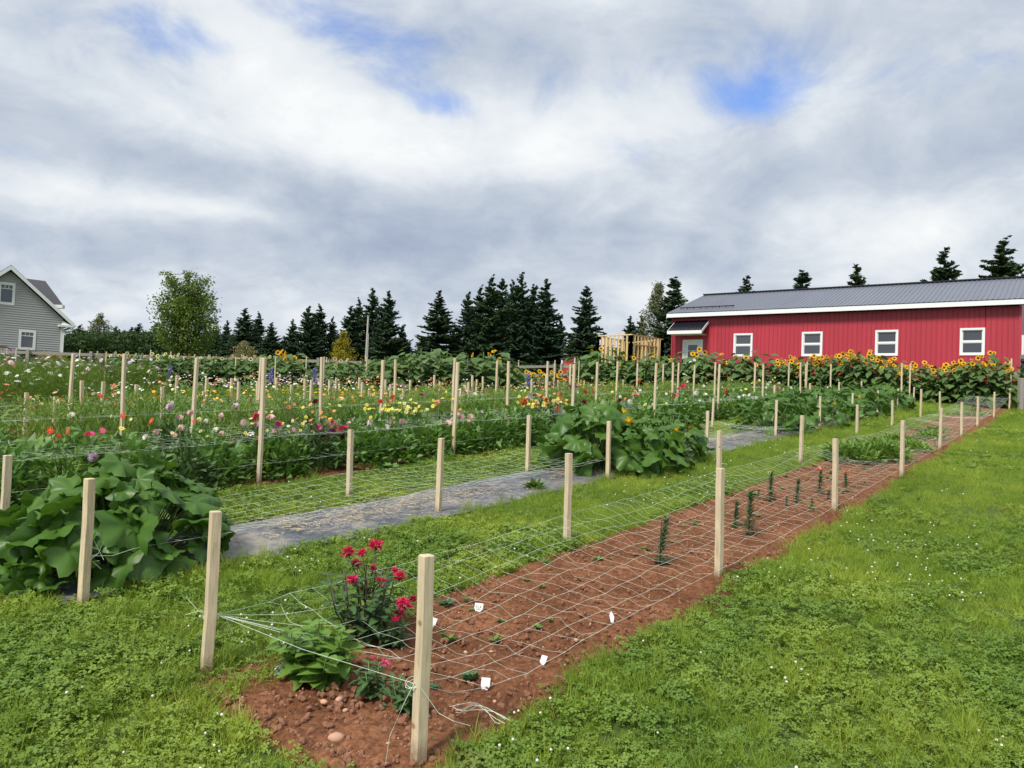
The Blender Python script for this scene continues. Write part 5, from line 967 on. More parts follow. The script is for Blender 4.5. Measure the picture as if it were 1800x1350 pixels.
WEED = []
for q in range(3):
    n_ = 14; d = nrm(randdir(n_)*[1, 1, .3]+[0, 0, .5]); V_, F_, ti = cloud(LEAF, LEAF_F, np.zeros((n_, 3)), frames(d, np.repeat([[0, 0, 1.]], n_, 0)), .6+.5*rng.random(n_)); WEED.append(mesh('weed', V_, F_, M_leafy, ti))
VV, FF, TT, nn_ = [], [], [], 0
for q in range(110):
    s_, t_ = .9+rng.random()**1.1*17, .1+1.05*rng.random()**.7; n_ = 16; sz = (.02+.04*rng.random()**1.5)*(1+.08*s_); d = nrm(randdir(n_)*[1, 1, .3]+[0, 0, .5]); V_, F_, ti = cloud(LEAF, LEAF_F, np.repeat([W(s_, t_, .012)], n_, 0), frames(d, np.repeat([[0, 0, 1.]], n_, 0)), sz*(.6+.5*rng.random(n_))); VV.append(V_); FF.append(F_+nn_); TT.append(ti); nn_ += len(V_)
tag(obj('weed_seedlings', mesh('weed_seedlings', np.concatenate(VV), np.concatenate(FF), M_mid, np.concatenate(TT))), kind='stuff')
# ================================================================ bushes and flower plants (foliage meshes)
def bush_mesh(name, mat, n, h, rad, leaf, seed, top=.6, wd=1.0, upw=.35, zmin=.04):
    r = np.random.default_rng(seed); d = randdir(n); d[:, 2] = np.abs(d[:, 2]); q = (.55+.45*r.random(n))**.8; P = d*q[:, None]*[rad, rad, h]; P[:, :2] *= (1+.15*r.normal(size=(n, 1))); P[:, 2] = np.maximum(P[:, 2]*(1+.12*r.normal(size=n)), zmin)
    out_ = nrm(d*[1, 1, .5]+[0, 0, upw]+.45*r.normal(size=(n, 3))); V_, F_, ti = cloud(LEAF*[wd, 1, 1], LEAF_F, P, frames(out_, np.repeat([[0, 0, 1.]], n, 0)+.35*r.normal(size=(n, 3))), leaf*(.6+.7*r.random(n))); return mesh(name, V_, F_, mat, ti)
def stemmy_mesh(name, mat, n, h, rad, leaf, seed, wd=.35):
    """thin upright stems with narrow leaves"""
    r = np.random.default_rng(seed); P = np.concatenate([disc(n, rad), (r.random((n, 1))**.8)*h], 1); d = nrm(r.normal(size=(n, 3))*[.5, .5, .2]+[0, 0, .75]); V_, F_, ti = cloud(LEAF*[wd, 1, 1], LEAF_F, P, frames(d, randdir(n)), leaf*(.6+.8*r.random(n))); return mesh(name, V_, F_, mat, ti)
def bloom_ball(mat, seed, n=46, flat=.75):
    r = np.random.default_rng(seed); f = (np.arange(n)+.5)/n; a = np.arange(n)*2.4; el = (1.45-1.75*f); d = np.stack([np.cos(a)*np.cos(el), np.sin(a)*np.cos(el), np.sin(el)], 1); L = .55+.5*f; V_, F_, ti = cloud(LEAF*[1.05, 1, 1.2], LEAF_F, d*.12, frames(d, np.cross(d, [0.2, .1, 1.])+[0, 0, .6]), L*.85, .2+.8*r.random(n)); V_[:, 2] *= flat; return mesh('flower', V_, F_, mat, ti)
def bloom_single(mat, n=8, wd=1.1, eye=.28):
    a = np.arange(n)*2*math.pi/n; d = np.stack([np.cos(a), np.sin(a), .12+0*a], 1); V_, F_, ti = cloud(LEAF*[wd, 1, 1], LEAF_F, d*.1, frames(d, np.repeat([[0, 0, 1.]], n, 0)), np.full(n, .9)); V2 = ICO*[eye, eye, eye*.5]+[0, 0, .06]; me = mesh('flower', np.concatenate([V_, V2]), [np.concatenate([F_, ICO_F+len(V_)])], (mat, M_eye), np.concatenate([ti, np.zeros(12)]), midx=[0]*len(F_)+[1]*20); return me
BB = {k: bloom_ball(m_, i) for i, (k, m_) in enumerate(PC.items())}; BSg = {k: bloom_single(m_) for k, m_ in PC.items()}
mb = MB(); mb.tube([(0, 0, 0), (0, 0, 1)], [.0045, .0035], 5, caps=False); STEM = mb.mesh('stem', [M_stem], True)
DM = [bush_mesh('foliage', M_dahlia, 620, .50, .34, .115, 31, wd=1.15), bush_mesh('foliage', M_dahlia, 560, .46, .36, .125, 32, wd=1.15), bush_mesh('foliage', M_dahlia2, 600, .48, .33, .105, 33, wd=1.0), bush_mesh('foliage', M_mid, 700, .50, .32, .09, 34, wd=.9)]
SMm = [stemmy_mesh('foliage', M_light, 420, .62, .30, .10, 41), stemmy_mesh('foliage', M_mid, 460, .56, .30, .10, 42, .5), stemmy_mesh('foliage', M_light, 380, .70, .28, .12, 43, .25), bush_mesh('foliage', M_mid, 620, .48, .33, .08, 44, wd=.8)]
def add_bloom(par, Pl, size, me, tilt=None):
    """flower and its stem; Pl local to the plant"""
    P = np.array(Pl, float); z0 = min(.25, P[2]*.4); b0 = np.array([P[0]*.4, P[1]*.4, z0]); d = Vector((P-b0).tolist()); o = obj('stem', STEM, par, b0, d.to_track_quat('Z', 'Y').to_euler(), (1, 1, d.length))
    tl = tilt if tilt is not None else (.85+.4*rng.normal(), .3*rng.normal(), rng.random()*6.28)
    Rm = Matrix.Rotation(float(tl[1]), 4, 'Y') @ Matrix.Rotation(float(tl[0]), 4, 'X') @ Matrix.Rotation(float(tl[2]), 4, 'Z'); o = obj('flower', me, par); o.matrix_local = Matrix.Translation(Vector(P)) @ Rm @ Matrix.Diagonal((size, size, size, 1)); return o
# blooms read off the photograph: pixel, colour, kind, radius scale
BL = [(23, 845, 'hot pink', 's', 1.2), (165, 804, 'lilac', 'b', 1.2), (218, 800, 'lilac', 'b', 1.3), (205, 802, 'pale pink', 'b', 1), (298, 716, 'lilac', 'b', 1.25), (303, 708, 'white', 'b', .8), (315, 733, 'pale pink', 'b', 1.1), (335, 726, 'pale pink', 'b', .95), (388, 732, 'pale pink', 'b', 1.1), (413, 713, 'lilac', 'b', 1.1), (417, 717, 'pale yellow', 'b', .8), (266, 740, 'scarlet', 's', 1.2), (215, 731, 'scarlet', 's', 1.1),
      (89, 757, 'scarlet', 's', 1.1), (119, 758, 'scarlet', 's', 1.1), (102, 766, 'scarlet', 's', .9), (101, 773, 'scarlet', 's', .9), (156, 763, 'hot pink', 'b', 1.2), (180, 757, 'hot pink', 's', 1), (124, 729, 'white', 'b', 1), (213, 753, 'yellow', 's', 1.), (340, 741, 'scarlet', 's', .7), (350, 738, 'pale yellow', 'b', .8), (362, 740, 'white', 'b', .7), (378, 756, 'white', 'b', .9), (450, 733, 'crimson', 'b', 1.4), (460, 726, 'pale pink', 'b', 1.1), (475, 733, 'pale pink', 'b', 1.3), (488, 745, 'crimson', 'b', 1.1), (483, 757, 'pale pink', 'b', .7),
      (440, 763, 'white', 's', 1.6), (452, 771, 'hot pink', 'b', .7), (553, 706, 'dark maroon', 'b', 1.2), (546, 711, 'peach', 's', 1.1), (507, 716, 'coral', 's', 1.1), (517, 711, 'coral', 's', .8), (599, 701, 'pale yellow', 'b', 1.1), (597, 713, 'pale yellow', 's', 1), (549, 723, 'orange', 's', .9), (579, 739, 'orange', 's', .9), (546, 739, 'orange', 's', .8), (571, 733, 'orange', 's', .8), (603, 753, 'crimson', 'b', 1.6), (588, 751, 'coral', 'b', 1.2), (586, 758, 'purple', 'b', 1.2), (602, 768, 'dark maroon', 'b', 1), (571, 768, 'dark maroon', 'b', 1.1), (547, 781, 'dark maroon', 'b', 1), (516, 755, 'pale pink', 'b', .8),
      (651, 743, 'white', 'b', 1.2), (679, 751, 'white', 'b', 1.2), (691, 743, 'pale yellow', 'b', .7), (691, 754, 'pale yellow', 'b', .6), (707, 769, 'pale pink', 'b', 1.6), (687, 787, 'peach', 'b', 1.0), (786, 744, 'pale pink', 'b', 1.75), (810, 733, 'pale pink', 'b', 1.4), (827, 732, 'pale pink', 'b', 1.4), (826, 738, 'peach', 'b', 1), (807, 722, 'peach', 'b', 1), (863, 753, 'hot pink', 'b', 1.4), (888, 738, 'pale pink', 'b', 1.6), (907, 748, 'white', 'b', .6),
      (668, 706, 'scarlet', 'b', 1.2), (690, 698, 'scarlet', 'b', 1.1), (684, 706, 'coral', 'b', 1.), (742, 694, 'purple', 'b', 1.1), (768, 708, 'peach', 'b', 1.4), (773, 702, 'purple', 's', 1.), (795, 702, 'yellow', 'b', .9), (778, 700, 'yellow', 's', 1), (834, 693, 'white', 'b', 1), (920, 705, 'scarlet', 'b', 1.6), (930, 697, 'lilac', 'b', 1.4), (941, 695, 'purple', 'b', 1.2), (952, 696, 'coral', 'b', 1.), (960, 702, 'scarlet', 'b', .9), (984, 693, 'coral', 'b', 1.4), (985, 695, 'coral', 's', 1.3), (1002, 680, 'purple', 'b', 1.7), (1014, 680, 'purple', 'b', 1.2), (1030, 689, 'scarlet', 'b', 1.4), (1042, 689, 'scarlet', 'b', 1.),
      (1026, 707, 'dark maroon', 'b', 1.6), (980, 719, 'coral', 'b', 1.5), (981, 701, 'yellow', 's', 1.2), (963, 685, 'gold', 's', .8), (1067, 705, 'dark maroon', 'b', 1.5), (1075, 713, 'dark maroon', 's', 1.6), (1089, 704, 'dark maroon', 'b', 1.2), (1058, 713, 'white', 's', 1.2), (1045, 719, 'white', 's', 1.5), (986, 734, 'dark maroon', 'b', 1.8), (1006, 735, 'dark maroon', 'b', 1.3), (995, 727, 'pale yellow', 'b', .9), (1107, 706, 'white', 'b', 1.4), (1134, 711, 'yellow', 's', 1.6), (1149, 711, 'yellow', 's', 1.3), (1141, 716, 'white', 'b', 1.2), (1120, 693, 'coral', 's', 2), (1113, 693, 'coral', 's', 1.5), (1123, 670, 'scarlet', 'b', 1.6),
      (1187, 695, 'hot pink', 'b', 1.7), (1200, 679, 'crimson', 'b', 2.1), (1193, 683, 'crimson', 'b', 1.3), (1177, 717, 'coral', 'b', 1.8), (1196, 712, 'white', 'b', 1.3), (1206, 708, 'white', 'b', 1.3), (1224, 691, 'white', 'b', 1.7), (1239, 693, 'white', 'b', 1.5), (1236, 678, 'white', 'b', 1.3), (1276, 689, 'scarlet', 'b', 1.4), (1278, 694, 'dark maroon', 'b', 1.2), (1299, 698, 'white', 's', 1.6), (1308, 695, 'white', 's', 1.6), (1317, 694, 'white', 's', 1.6), (1323, 702, 'white', 'b', 1.6), (1330, 699, 'white', 'b', 1.5), (1347, 697, 'white', 'b', 1.6), (1270, 702, 'white', 's', 1.3), (1337, 678, 'purple', 'b', 1.5), (1368, 682, 'hot pink', 'b', 1.7), (1360, 682, 'pale pink', 'b', 1.3), (1377, 685, 'white', 'b', 1.3),
      (1390, 681, 'white', 'b', 1.5), (1350, 675, 'white', 'b', 1.4), (1354, 672, 'white', 'b', 1.3), (1369, 673, 'white', 'b', 1.3), (1361, 676, 'dark maroon', 'b', 1.2), (1412, 684, 'dark maroon', 'b', 1.6), (1425, 691, 'dark maroon', 'b', 2), (1346, 681, 'white', 'b', 1.2), (1334, 669, 'pale yellow', 'b', 1.7), (1311, 684, 'yellow', 's', 1.5), (1303, 686, 'pale yellow', 's', 1.3)]
r8 = np.random.default_rng(98)
for _ in range(30): u_ = r8.uniform(240, 1000); BL.append((u_, 752-.030*(u_-400)+r8.normal()*9-(8 if u_ > 700 else 0), ['pale pink', 'white', 'pale pink', 'lilac', 'hot pink'][r8.integers(5)], 'b', .75+.4*r8.random()))
r9 = np.random.default_rng(99)
for _ in range(46): BL.append((r9.uniform(640, 765), r9.normal(718, 8), 'yellow' if r9.random() < .65 else 'pale yellow', 's', .95))
for _ in range(50): BL.append((r9.uniform(905, 1000), r9.normal(704, 8), ['yellow', 'pale yellow', 'yellow', 'orange'][r9.integers(4)], 's', 1.1))
for _ in range(22): BL.append((r9.uniform(190, 560), r9.normal(752, 9), ['yellow', 'pale yellow', 'pale yellow'][r9.integers(3)], 's', .7))
for _ in range(34): BL.append((r9.uniform(1030, 1290), r9.normal(700, 9), ['yellow', 'pale yellow', 'white', 'coral', 'dark maroon', 'white'][r9.integers(6)], 's', 1.1))
for _ in range(14): BL.append((r9.uniform(500, 600), r9.normal(728, 10), ['orange', 'peach', 'yellow'][r9.integers(3)], 's', .8))
ROWS = {}
def row(name, label_f, cat, grp, t, s0, s1, step, protos, hs=1.0, seed=0, loc_j=.07):
    r = np.random.default_rng(seed); L = []; s = s0
    while s < s1:
        p = W(s+r.normal()*loc_j, t+r.normal()*loc_j); k = r.integers(len(protos)) if not callable(protos) else protos(s, r); rz = r.random()*6.28; o = thing(name, None, cat, p, rz, grp)
        m_ = protos[k] if not callable(protos) else k; f = obj('foliage', m_, o, scale=(1, 1, hs*(.88+.24*r.random()))); L.append([s, o, rz, p, []]); s += step*(.85+.3*r.random())
    ROWS[t] = L; return L
def dah(s, r): return DM[2] if (3.8 < s < 4.6 or 9 < s < 10.5) else DM[r.integers(0, 4) if r.random() < .4 else r.integers(0, 2)]
row('dahlia_plant', None, 'dahlia', 'dahlias in the netted flower bed', 5.42, -2.3, 31, .50, dah, 1.0, 51); row('dahlia_plant', None, 'dahlia', 'dahlias in the netted flower bed', 6.12, -2.3, 31, .50, dah, 1.05, 52)
def mixd(s, r): return SMm[r.integers(0, 4)]
row('flowering_plant', None, 'flowering plant', 'mixed flowers in the second bed', 8.0, -1.5, 31, .50, mixd, 1.0, 53); row('flowering_plant', None, 'flowering plant', 'mixed flowers in the second bed', 8.75, -1.5, 31, .50, mixd, 1.05, 54)
def attach(u, v, colr, kind, sz):
    best = None
    for t in (5.42, 6.12, 8.0, 8.75):
        s, h = on_row(u, v, t); tgt = .70 if t < 7 else .80; e = abs(h-tgt)+(.6 if not .38 < h < 1.25 else 0)+(.25 if s > 30.5 else 0)
        if best is None or e < best[0]: best = (e, t, s, h)
    e, t, s, h = best; L = ROWS[t]; pl = min(L, key=lambda q: abs(q[0]-s)); P = W(s, t, min(max(h, .3), 1.3))-pl[3]; c, sn = math.cos(-pl[2]), math.sin(-pl[2]); Pl = (P[0]*c-P[1]*sn, P[0]*sn+P[1]*c, P[2])
    yaw = -pl[2]; me = (BB if kind == 'b' else BSg)[colr]; size = .052*sz*(.68 if kind == 's' else 1)
    o = add_bloom(pl[1], Pl, size, me, (0, 0, rng.random()*6)); M_ = Matrix.Rotation(yaw, 4, 'Z') @ Matrix.Rotation(.9+.45*float(rng.normal()), 4, 'X') @ Matrix.Rotation(float(rng.normal()*.4), 4, 'Y') @ Matrix.Rotation(float(rng.random()*6), 4, 'Z'); o.matrix_local = Matrix.Translation(Vector(Pl)) @ M_ @ Matrix.Diagonal((size, size, size, 1)); pl[4].append(colr)
for a in BL: attach(*a)
for t, cols in ((5.42, ['white', 'pale pink', 'dark maroon', 'crimson']), (6.12, ['white', 'pale yellow', 'scarlet']), (8.0, ['yellow', 'pale yellow', 'white', 'coral', 'orange']), (8.75, ['yellow', 'coral', 'white', 'orange', 'scarlet'])):
    r = np.random.default_rng(int(t*100))
    for q in ROWS[t]:
        if len(q[4]) < 2 and r.random() < (.35 if t < 7 else .7):
            c = cols[r.integers(len(cols))]
            for _ in range(1 if t < 7 else r.integers(1, 4)): add_bloom(q[1], (r.normal()*.16, r.normal()*.16, (.58 if t < 7 else .70)+.1*r.normal()), .035+.01*r.random(), (BB if r.random() < .4 else BSg)[c], (.9+.4*r.normal(), .3*r.normal(), r.random()*6)); q[4].append(c)
for t, nm, bed in ((5.42, 'dahlia plant', 'netted bed front row'), (6.12, 'dahlia plant', 'netted bed back row'), (8.0, 'flowering plant', 'second bed front row'), (8.75, 'flowering plant', 'second bed back row')):
    for k, q in enumerate(ROWS[t]):
        cs = []
        for c in q[4]:
            if c not in cs: cs.append(c)
        what = ('with %s blooms' % ' and '.join(cs[:2])) if cs else 'without open blooms'; q[1]['label'] = '%s %s, %s from left, %s' % (nm, what, ordn(k), bed)
# extra clump at the far left between the pumpkin and the net, bushes in the soil bed
def single_bush(name, label, cat, s, t, me, sc=(1, 1, 1), grp=None): o = thing(name, label, cat, W(s, t), random.random()*6, grp); obj('foliage', me, o, scale=sc); return o
BUSH = bush_mesh('foliage', M_mid, 900, .26, .42, .12, 61, wd=.8); BUSH2 = bush_mesh('foliage', M_leafy, 500, .18, .4, .09, 62)
for k, (s, t, me, sc, lab) in enumerate([(10.9, .9, BUSH, (1, 1, 1), 'low dark leafy perennial in the soil bed behind the netting, left one'), (11.6, .55, BUSH, (1.05, 1, 1.05), 'low dark leafy perennial in the soil bed, middle one of three'), (12.5, .8, BUSH, (1, 1, .85), 'low dark leafy perennial in the soil bed, right one of three'), (13.6, .4, BUSH2, (.9, .9, .9), 'light green low plant beyond the dark perennials in the soil bed'), (14.6, .8, BUSH2, (1, 1, 1), 'second light green low plant beyond the dark perennials'), (16.5, .5, BUSH2, (.8, .8, .8), 'small light green plant halfway down the soil bed'), (18.5, .7, BUSH2, (.9, .9, .7), 'small light green plant far down the soil bed'), (27, .7, BUSH2, (1.2, 1.2, 1), 'green clump near the far end of the soil bed')]):
    single_bush('perennial', lab, 'perennial', s, t, me, sc, 'low perennials in the soil bed')

def dots_mesh(name, mat, n, rad, z0, zj, size, seed, single=None):
    """many little flat flowers on one plant"""
    r = np.random.default_rng(seed); a = disc(n, rad); P = np.stack([a[:, 0], a[:, 1], z0+zj*r.normal(size=n)], 1); T = np.array([(0, 0, .25)]+[(math.cos(q*1.047), math.sin(q*1.047), 0) for q in range(6)]); Fa = np.array([(0, 1+q, 1+(q+1) % 6) for q in range(6)]); up = nrm(np.stack([.5*r.normal(size=n), .5*r.normal(size=n), 1+0*a[:, 0]], 1)); V_, F_, ti = cloud(T, Fa, P, frames(np.cross(up, randdir(n)), up), size*(.7+.6*r.random(n))); return mesh(name, V_, F_, mat, ti)
E1 = [bush_mesh('foliage', M_mid, 620, .50, .40, .08, 71, wd=.8), bush_mesh('foliage', M_mid, 600, .44, .42, .09, 72, wd=.7), bush_mesh('foliage', M_light, 600, .48, .40, .07, 73, wd=.6)]
FE = [stemmy_mesh('foliage', M_feather, 1300, .98, .42, .10, 75, .14), stemmy_mesh('foliage', M_feather, 1200, .92, .42, .11, 76, .14)]
def far_row(name, cat, grp, t, s0, s1, step, protos, colf, hz_, seed, nb=10, bs=.035, lab='', hs=1.):
    r = np.random.default_rng(seed); cache = {}; s = s0; k = 0
    while s < s1:
        p = W(s+.05*r.normal(), t+.06*r.normal()); c = colf(s, r); o = thing(name, '%s with %s flowers, %s from the left, %s' % (cat, c or 'no open', ordn(k), lab), cat, p, r.random()*6.28, grp); zz = hs*(.88+.24*r.random()); obj('foliage', protos[r.integers(len(protos))], o, scale=(1.05, 1.05, zz))
        if c:
            v_ = r.integers(2); key = (c, v_)
            if key not in cache: cache[key] = tag(dots_mesh('flowers', PC[c], nb, .36, hz_, .07, bs, seed*10+len(cache)), kind=None)
            fo = obj('flowers', cache[key], o, scale=(1, 1, zz)); fo['kind'] = 'stuff'
        s += step*(.9+.2*r.random()); k += 1
def cE(s, r): return ['coral', 'peach', 'coral', None][r.integers(4)] if s < 4.8 else (['gold', 'orange', 'golden orange', 'orange'][r.integers(4)] if s < 11 else [None, 'orange', 'white', None][r.integers(4)])
def cE2(s, r): return ['peach', 'pale yellow', 'coral', 'white'][r.integers(4)] if s < 5 else (['gold', 'golden orange', 'yellow', 'gold'][r.integers(4)] if s < 13 else [None, None, 'coral', 'orange'][r.integers(4)])
far_row('zinnia_plant', 'zinnia', 'zinnias and marigolds in the third bed', 10.6, -2.5, 30, .6, E1, cE, .53, 81, 9, .036, 'third bed front row'); far_row('zinnia_plant', 'zinnia', 'zinnias and marigolds in the third bed', 11.35, -2.5, 30, .6, E1, cE2, .53, 82, 11, .032, 'third bed back row')
def cF(s, r): return ['white', 'pale yellow', 'white'][r.integers(3)] if s < 12 else ['scarlet', 'coral', 'white', 'peach', None][r.integers(5)]
far_row('daisy_plant', 'daisy plant', 'daisies and asters in the fourth bed', 13.15, 4.6, 31, .65, E1, cF, .56, 83, 9, .028, 'fourth bed front row', 1.1); far_row('daisy_plant', 'daisy plant', 'daisies and asters in the fourth bed', 13.95, 5.2, 31, .65, E1, lambda s, r: ['white', 'lilac', 'white', 'pale yellow', 'peach'][r.integers(5)], .57, 84, 11, .028, 'fourth bed back row', 1.12)
far_row('cosmos_plant', 'cosmos', 'feathery cosmos at the left', 13.1, -2.6, 4.8, .55, FE, lambda s, r: ['white', 'white', None][r.integers(3)], 0.90, 85, 9, .045, 'feathery block front row')
far_row('cosmos_plant', 'cosmos', 'feathery cosmos at the left', 13.9, -2.6, 5.6, .55, FE, lambda s, r: ['white', 'pale pink', 'white'][r.integers(3)], 0.94, 86, 10, .045, 'feathery block second row', 1.03)
far_row('cosmos_plant', 'cosmos', 'feathery cosmos at the left', 15.6, -2.6, 7.4, .6, FE, lambda s, r: ['white', 'lilac', 'white', 'purple'][r.integers(4)], 0.94, 87, 10, .045, 'feathery block third row', 1.05)
far_row('cosmos_plant', 'cosmos', 'feathery cosmos at the left', 16.6, -2.6, 8.6, .6, FE, lambda s, r: ['lilac', 'white', 'purple', 'lilac'][r.integers(4)], 0.97, 88, 12, .045, 'feathery block back row', 1.05)
far_row('aster_plant', 'aster', 'asters in the fifth bed', 15.7, 7.6, 31, .7, E1, lambda s, r: ['white', 'lilac', 'white', 'pale pink'][r.integers(4)] if s < 14 else ['coral', 'pale pink', 'peach', None][r.integers(4)], .60, 89, 12, .03, 'fifth bed front row', 1.15)
far_row('aster_plant', 'aster', 'asters in the fifth bed', 16.7, 8.8, 31, .7, E1, lambda s, r: ['pale pink', 'white', 'lilac', 'peach'][r.integers(4)] if s < 15 else ['coral', 'peach', None, None][r.integers(4)], .62, 90, 12, .03, 'fifth bed back row', 1.2)
far_row('statice_plant', 'statice', 'pale flowers in the sixth bed', 18.8, 4, 31, .75, E1, lambda s, r: ['white', 'peach', 'pale pink', 'pale yellow'][r.integers(4)] if s < 18 else [None, 'coral', 'pale pink'][r.integers(3)], .60, 91, 11, .03, 'sixth bed', 1.1)
# blue larkspur spikes
for k, (u, v, Y_, lab) in enumerate([(299, 652, 21, 'pale blue flower spike left of a short stake in the pale bed'), (477, 656, 21, 'blue-violet flower spike right of the double tall stake'), (553, 655, 20, 'tall blue-violet flower spike standing above the daisies'), (1398/1.0-470, 664, 22, 'mauve flower spike at the right side of the flower field')]):
    p = at(u, v, Y_); g0 = float(gz(p[0], p[1])); h_ = p[2]-g0+.12; t = thing('larkspur', lab, 'larkspur', (p[0], p[1], g0)); obj('stem', STEM, t, scale=(3, 3, h_)); n_ = 90; f = np.linspace(0, 1, n_); V_, F_, ti = cloud(LEAF*[1.3, 1, 1], LEAF_F, np.stack([.025*(1.2-f)*rng.normal(size=n_), .025*(1.2-f)*rng.normal(size=n_), h_-.34*(1-f)], 1), frames(randdir(n_), randdir(n_)), .06+.02*rng.random(n_)); obj('flower_spike', mesh('flower_spike', V_, F_, PC['blue violet'], ti), t)

# ================================================================ sunflowers
def sun_head(ray_mat, n=22, seed=0):
    r = np.random.default_rng(seed); a = np.arange(n)*2*math.pi/n+.1*r.normal(size=n); d = np.stack([np.cos(a), np.sin(a), .12+.2*r.random(n)], 1); V_, F_, ti = cloud(LEAF*[.85, 1, 1], LEAF_F, d*.38, frames(d, np.repeat([[0, 0, 1.]], n, 0)), .62+.16*r.random(n)); k = 14; th = np.arange(k)*2*math.pi/k; V2 = [(0, 0, .10)]+[(.28*math.cos(q), .28*math.sin(q), .14) for q in th]+[(.46*math.cos(q), .46*math.sin(q), .02) for q in th]+[(.2*math.cos(q), .2*math.sin(q), -.18) for q in th]; F3 = [(0, 1+i, 1+(i+1) % k) for i in range(k)]; F4 = [(1+i, 1+k+i, 1+k+(i+1) % k, 1+(i+1) % k) for i in range(k)]+[(1+k+i, 1+2*k+i, 1+2*k+(i+1) % k, 1+k+(i+1) % k) for i in range(k)]; n0 = len(V_)
    return mesh('flower_head', np.concatenate([V_, V2]), [np.concatenate([F_, np.array(F3)+n0]), np.array(F4)+n0], (ray_mat, M_seed, M_sunleaf), np.concatenate([ti, np.zeros(len(V2))]), midx=[0]*len(F_)+[1]*len(F3)+[1]*k+[2]*k)
SH = [sun_head(PC['gold'], seed=1), sun_head(PC['golden orange'], seed=2), sun_head(PC['gold'], 26, 3)]; SHP = sun_head(PC['pale yellow'], 16, 4); SHD = sun_head(PC['peach'], 18, 6)
def sun_foliage(seed, mat, h=1., n=26, L=.24):
    r = np.random.default_rng(seed); f = .12+.86*(np.arange(n)+.5)/n; a = np.arange(n)*2.4+r.normal(size=n)*.3; pet = .16+.12*r.random(n); P = np.stack([np.cos(a)*pet, np.sin(a)*pet, f*h], 1); d = np.stack([np.cos(a), np.sin(a), -.45+.3*r.normal(size=n)], 1); T = np.array([(0, 0, 0), (-.38, .12, .02), (-.40, .45, .05), (0, .5, -.02), (.40, .45, .05), (.38, .12, .02), (-.16, .8, -.05), (.16, .8, -.05), (0, 1.02, -.16)]); Fa = np.array([(0, 3, 2, 1), (0, 5, 4, 3), (2, 3, 6, 6), (3, 4, 7, 7)]); tri = np.array([(0, 3, 2), (0, 2, 1), (0, 5, 4), (0, 4, 3), (2, 3, 6), (3, 4, 7), (6, 3, 8), (3, 7, 8)]); V_, F_, ti = cloud(T, tri, P, frames(d, np.repeat([[0, 0, 1.]], n, 0)+.2*r.normal(size=(n, 3))), L*(.65+.5*r.random(n))*(1.15-.45*f)); mb = MB(); mb.tube([(0, 0, 0), (0, 0, h)], [.014, .009], 6); s_ = mb; nv = len(V_); V2 = np.concatenate(s_.V); 
    return mesh('foliage', np.concatenate([V_, V2]), [F_]+[np.concatenate(s_.F[4])+nv], (mat, M_stem), np.concatenate([ti, np.full(len(V2), .5)]), midx=[0]*len(F_)+[1]*len(s_.F[4][0]))
SF = [sun_foliage(i, M_sunleaf if i != 2 else M_sunred, 1., 46, .245) for i in range(4)]
def sunflower(s, t, h, heads, label, grp, r, Y_=None, fol=None, hs=.12, head=None, wd=1.0):
    p = W(s, t); o = thing('sunflower', label, 'sunflower', p, 0, grp); fm = SF[fol if fol is not None else (2 if r.random() < .03 else [0, 1, 3][r.integers(3)])]; obj('foliage', fm, o, None, (0, 0, r.random()*6.28), (h*wd, h*wd, h)); ang = math.atan2(p[0], p[1])
    for k in range(heads):
        hh = (h+.02) if k == 0 else h*(.78+.22*r.random()); a = r.random()*6.28; off = .02 if k == 0 else .10+.16*r.random(); P = Vector((math.cos(a)*off, math.sin(a)*off-.05, hh)); yaw = -ang*0+r.normal()*.55-.25
        z_ = Matrix.Rotation(yaw, 4, 'Z') @ Matrix.Rotation(1.25+.28*float(r.normal()), 4, 'X'); me = head or SH[r.integers(3)]; sz = hs*.88*(.8+.4*r.random())*(1 if k == 0 else .85); f_ = obj('flower_head', me, o); f_.matrix_local = Matrix.Translation(P) @ z_ @ Matrix.Diagonal((sz, sz, sz, 1))
        if k: mb = MB(); mb.tube([(0, 0, hh-.3), (P.x*.6, P.y*.6, hh-.15), (P.x, P.y+.03, hh)], .008, 4, caps=False); mb.build('branch', [M_stem], o)
r = np.random.default_rng(5); t = .15; k = 0
while t < 9.4:
    tall = 1.62+.16*math.sin(t*1.3+.4)+.1*r.normal()-(.12 if 2.2 < t < 3.2 else 0)
    for rr_, ss in ((0, 33.5), (1, 34.1)):
        h_ = tall*(1 if rr_ == 0 else 1.03); s_ = ss+.08*r.normal(); sunflower(s_, t+.1*r.normal(), h_, 3+r.integers(3), 'yellow dark-centred sunflower, %s from right, %s row by the barn' % (ordn(k), 'front' if rr_ == 0 else 'back'), 'sunflowers in front of the barn', r)
    t += .34+.08*r.random(); k += 1
t = 9.6; k = 0
while t < 19.5:
    h_ = 1.95+.3*math.sin(t*1.1)+.12*r.normal()+(.3 if 10.0 < t < 11.0 else 0)+(.25 if 14.5 < t < 16 else 0)
    for rr_, ss in ((0, 32.6), (1, 33.6)):
        sunflower(ss+.15*r.normal(), t+.12*r.normal(), h_*(.9 if rr_ == 0 else 1), 1 if r.random() < .42 else 0, 'tall sunflower, %s from right, %s row left of barn windows' % (ordn(k), 'front' if rr_ == 0 else 'back'), 'tall sunflowers between barn and timber frame', r, hs=.135, wd=1.15, fol=None if r.random() < .5 else 0)
    t += .46+.1*r.random(); k += 1
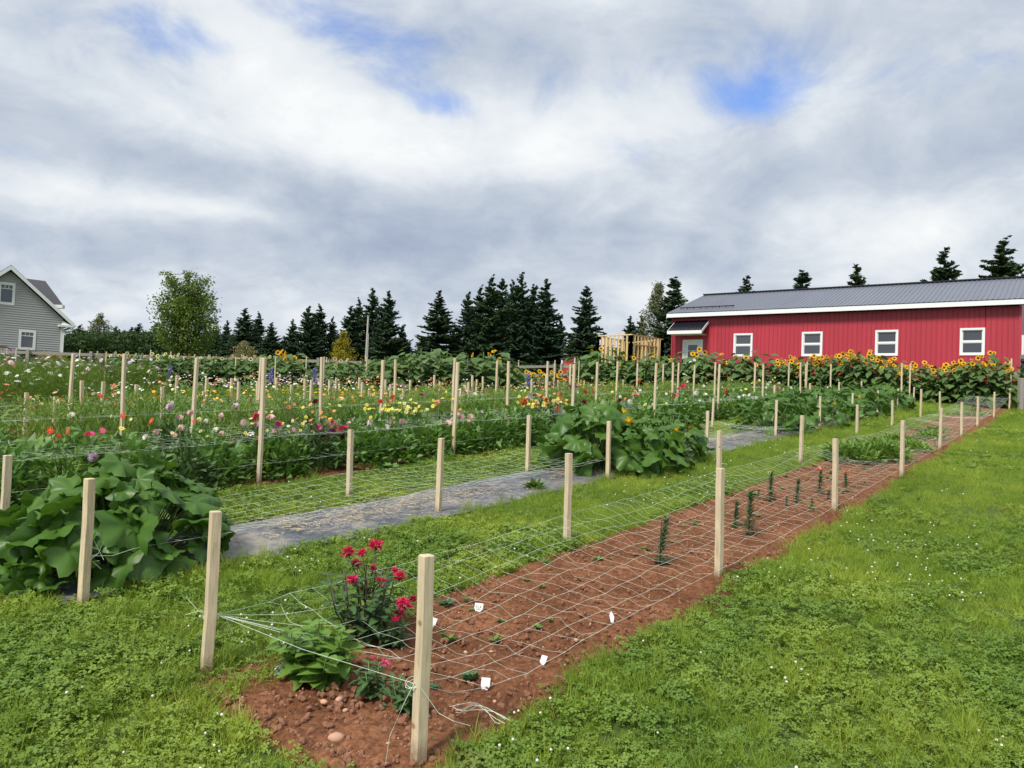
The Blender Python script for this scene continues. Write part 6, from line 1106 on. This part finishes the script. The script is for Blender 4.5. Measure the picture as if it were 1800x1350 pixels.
for k, (u, v) in enumerate([(909, 650), (926, 655), (930, 657), (939, 659), (949, 654), (955, 658), (970, 655), (976, 660), (987, 668), (944, 664), (986, 655)]):
    p = at(u, v, 36+.5*math.sin(k*3)); g0 = float(gz(p[0], p[1])); s, t = ST(p[0], p[1]); sunflower(s, t, p[2]-g0, 2, 'small bright sunflower, %s from the left in the group before the tiny red shed' % ORD[k], 'bright sunflowers before the small red shed', r, hs=.13)
for k, (u, v) in enumerate(list(zip(np.linspace(185, 475, 36)+2*np.sin(np.arange(36)*7), 624+np.linspace(0, 7, 36)+3*np.sin(np.arange(36)*2.3)))+[(489, 621), (496, 619), (503, 623), (519, 631), (507, 631), (580, 634), (589, 632), (600, 636), (612, 634), (530, 636)]):
    p = at(u, v, 29+.7*math.sin(k*5)); g0 = float(gz(p[0], p[1])); s, t = ST(p[0], p[1]); bright_ = k >= 36 and k < 41; sunflower(s, t, p[2]-g0, 2 if k % 3 else 1, ('golden sunflower, %s of the cluster rising left of the golden tree' % ORD[k-36]) if bright_ else '%s faded sunflower from the left along the back fence' % ordn(k), 'sunflowers along the back fence', r, hs=.12 if bright_ else .085, head=None if bright_ else (SHP if k % 3 else SHD), wd=1.35, fol=0 if k % 4 else 1)
for k, u in enumerate(np.linspace(640, 905, 30)):
    v = np.interp(u, [640, 665, 700, 750, 790, 805, 820, 860, 905], [640, 633, 630, 614, 620, 629, 627, 620, 642])+5*math.sin(k*2.7); p = at(u, v, 30+1.2*math.sin(k*4)); g0 = float(gz(p[0], p[1])); s, t = ST(p[0], p[1]); sunflower(s, t, p[2]-g0, 1 if k in (21, 24, 25, 26) else 0, 'tall leafy unopened sunflower, %s from the left in the big green clump before the spruces' % ordn(k), 'tall green sunflowers before the spruces', r, hs=.11, wd=1.25, fol=[0, 1, 3, 0][k % 4])
# left side undergrowth by the nearest pumpkin plant
for k, (s, t, me, sc) in enumerate([(-1.0, 4.9, DM[1], (.9, .9, .8)), (-.5, 5.0, DM[3], (.8, .8, .7))]): single_bush('dahlia_plant', ['dahlia bush at the left picture edge behind the stake', 'dark leafy clump between the left stake and the pumpkin plant'][k], 'dahlia', s, t, me, sc, 'dahlias in the netted flower bed')
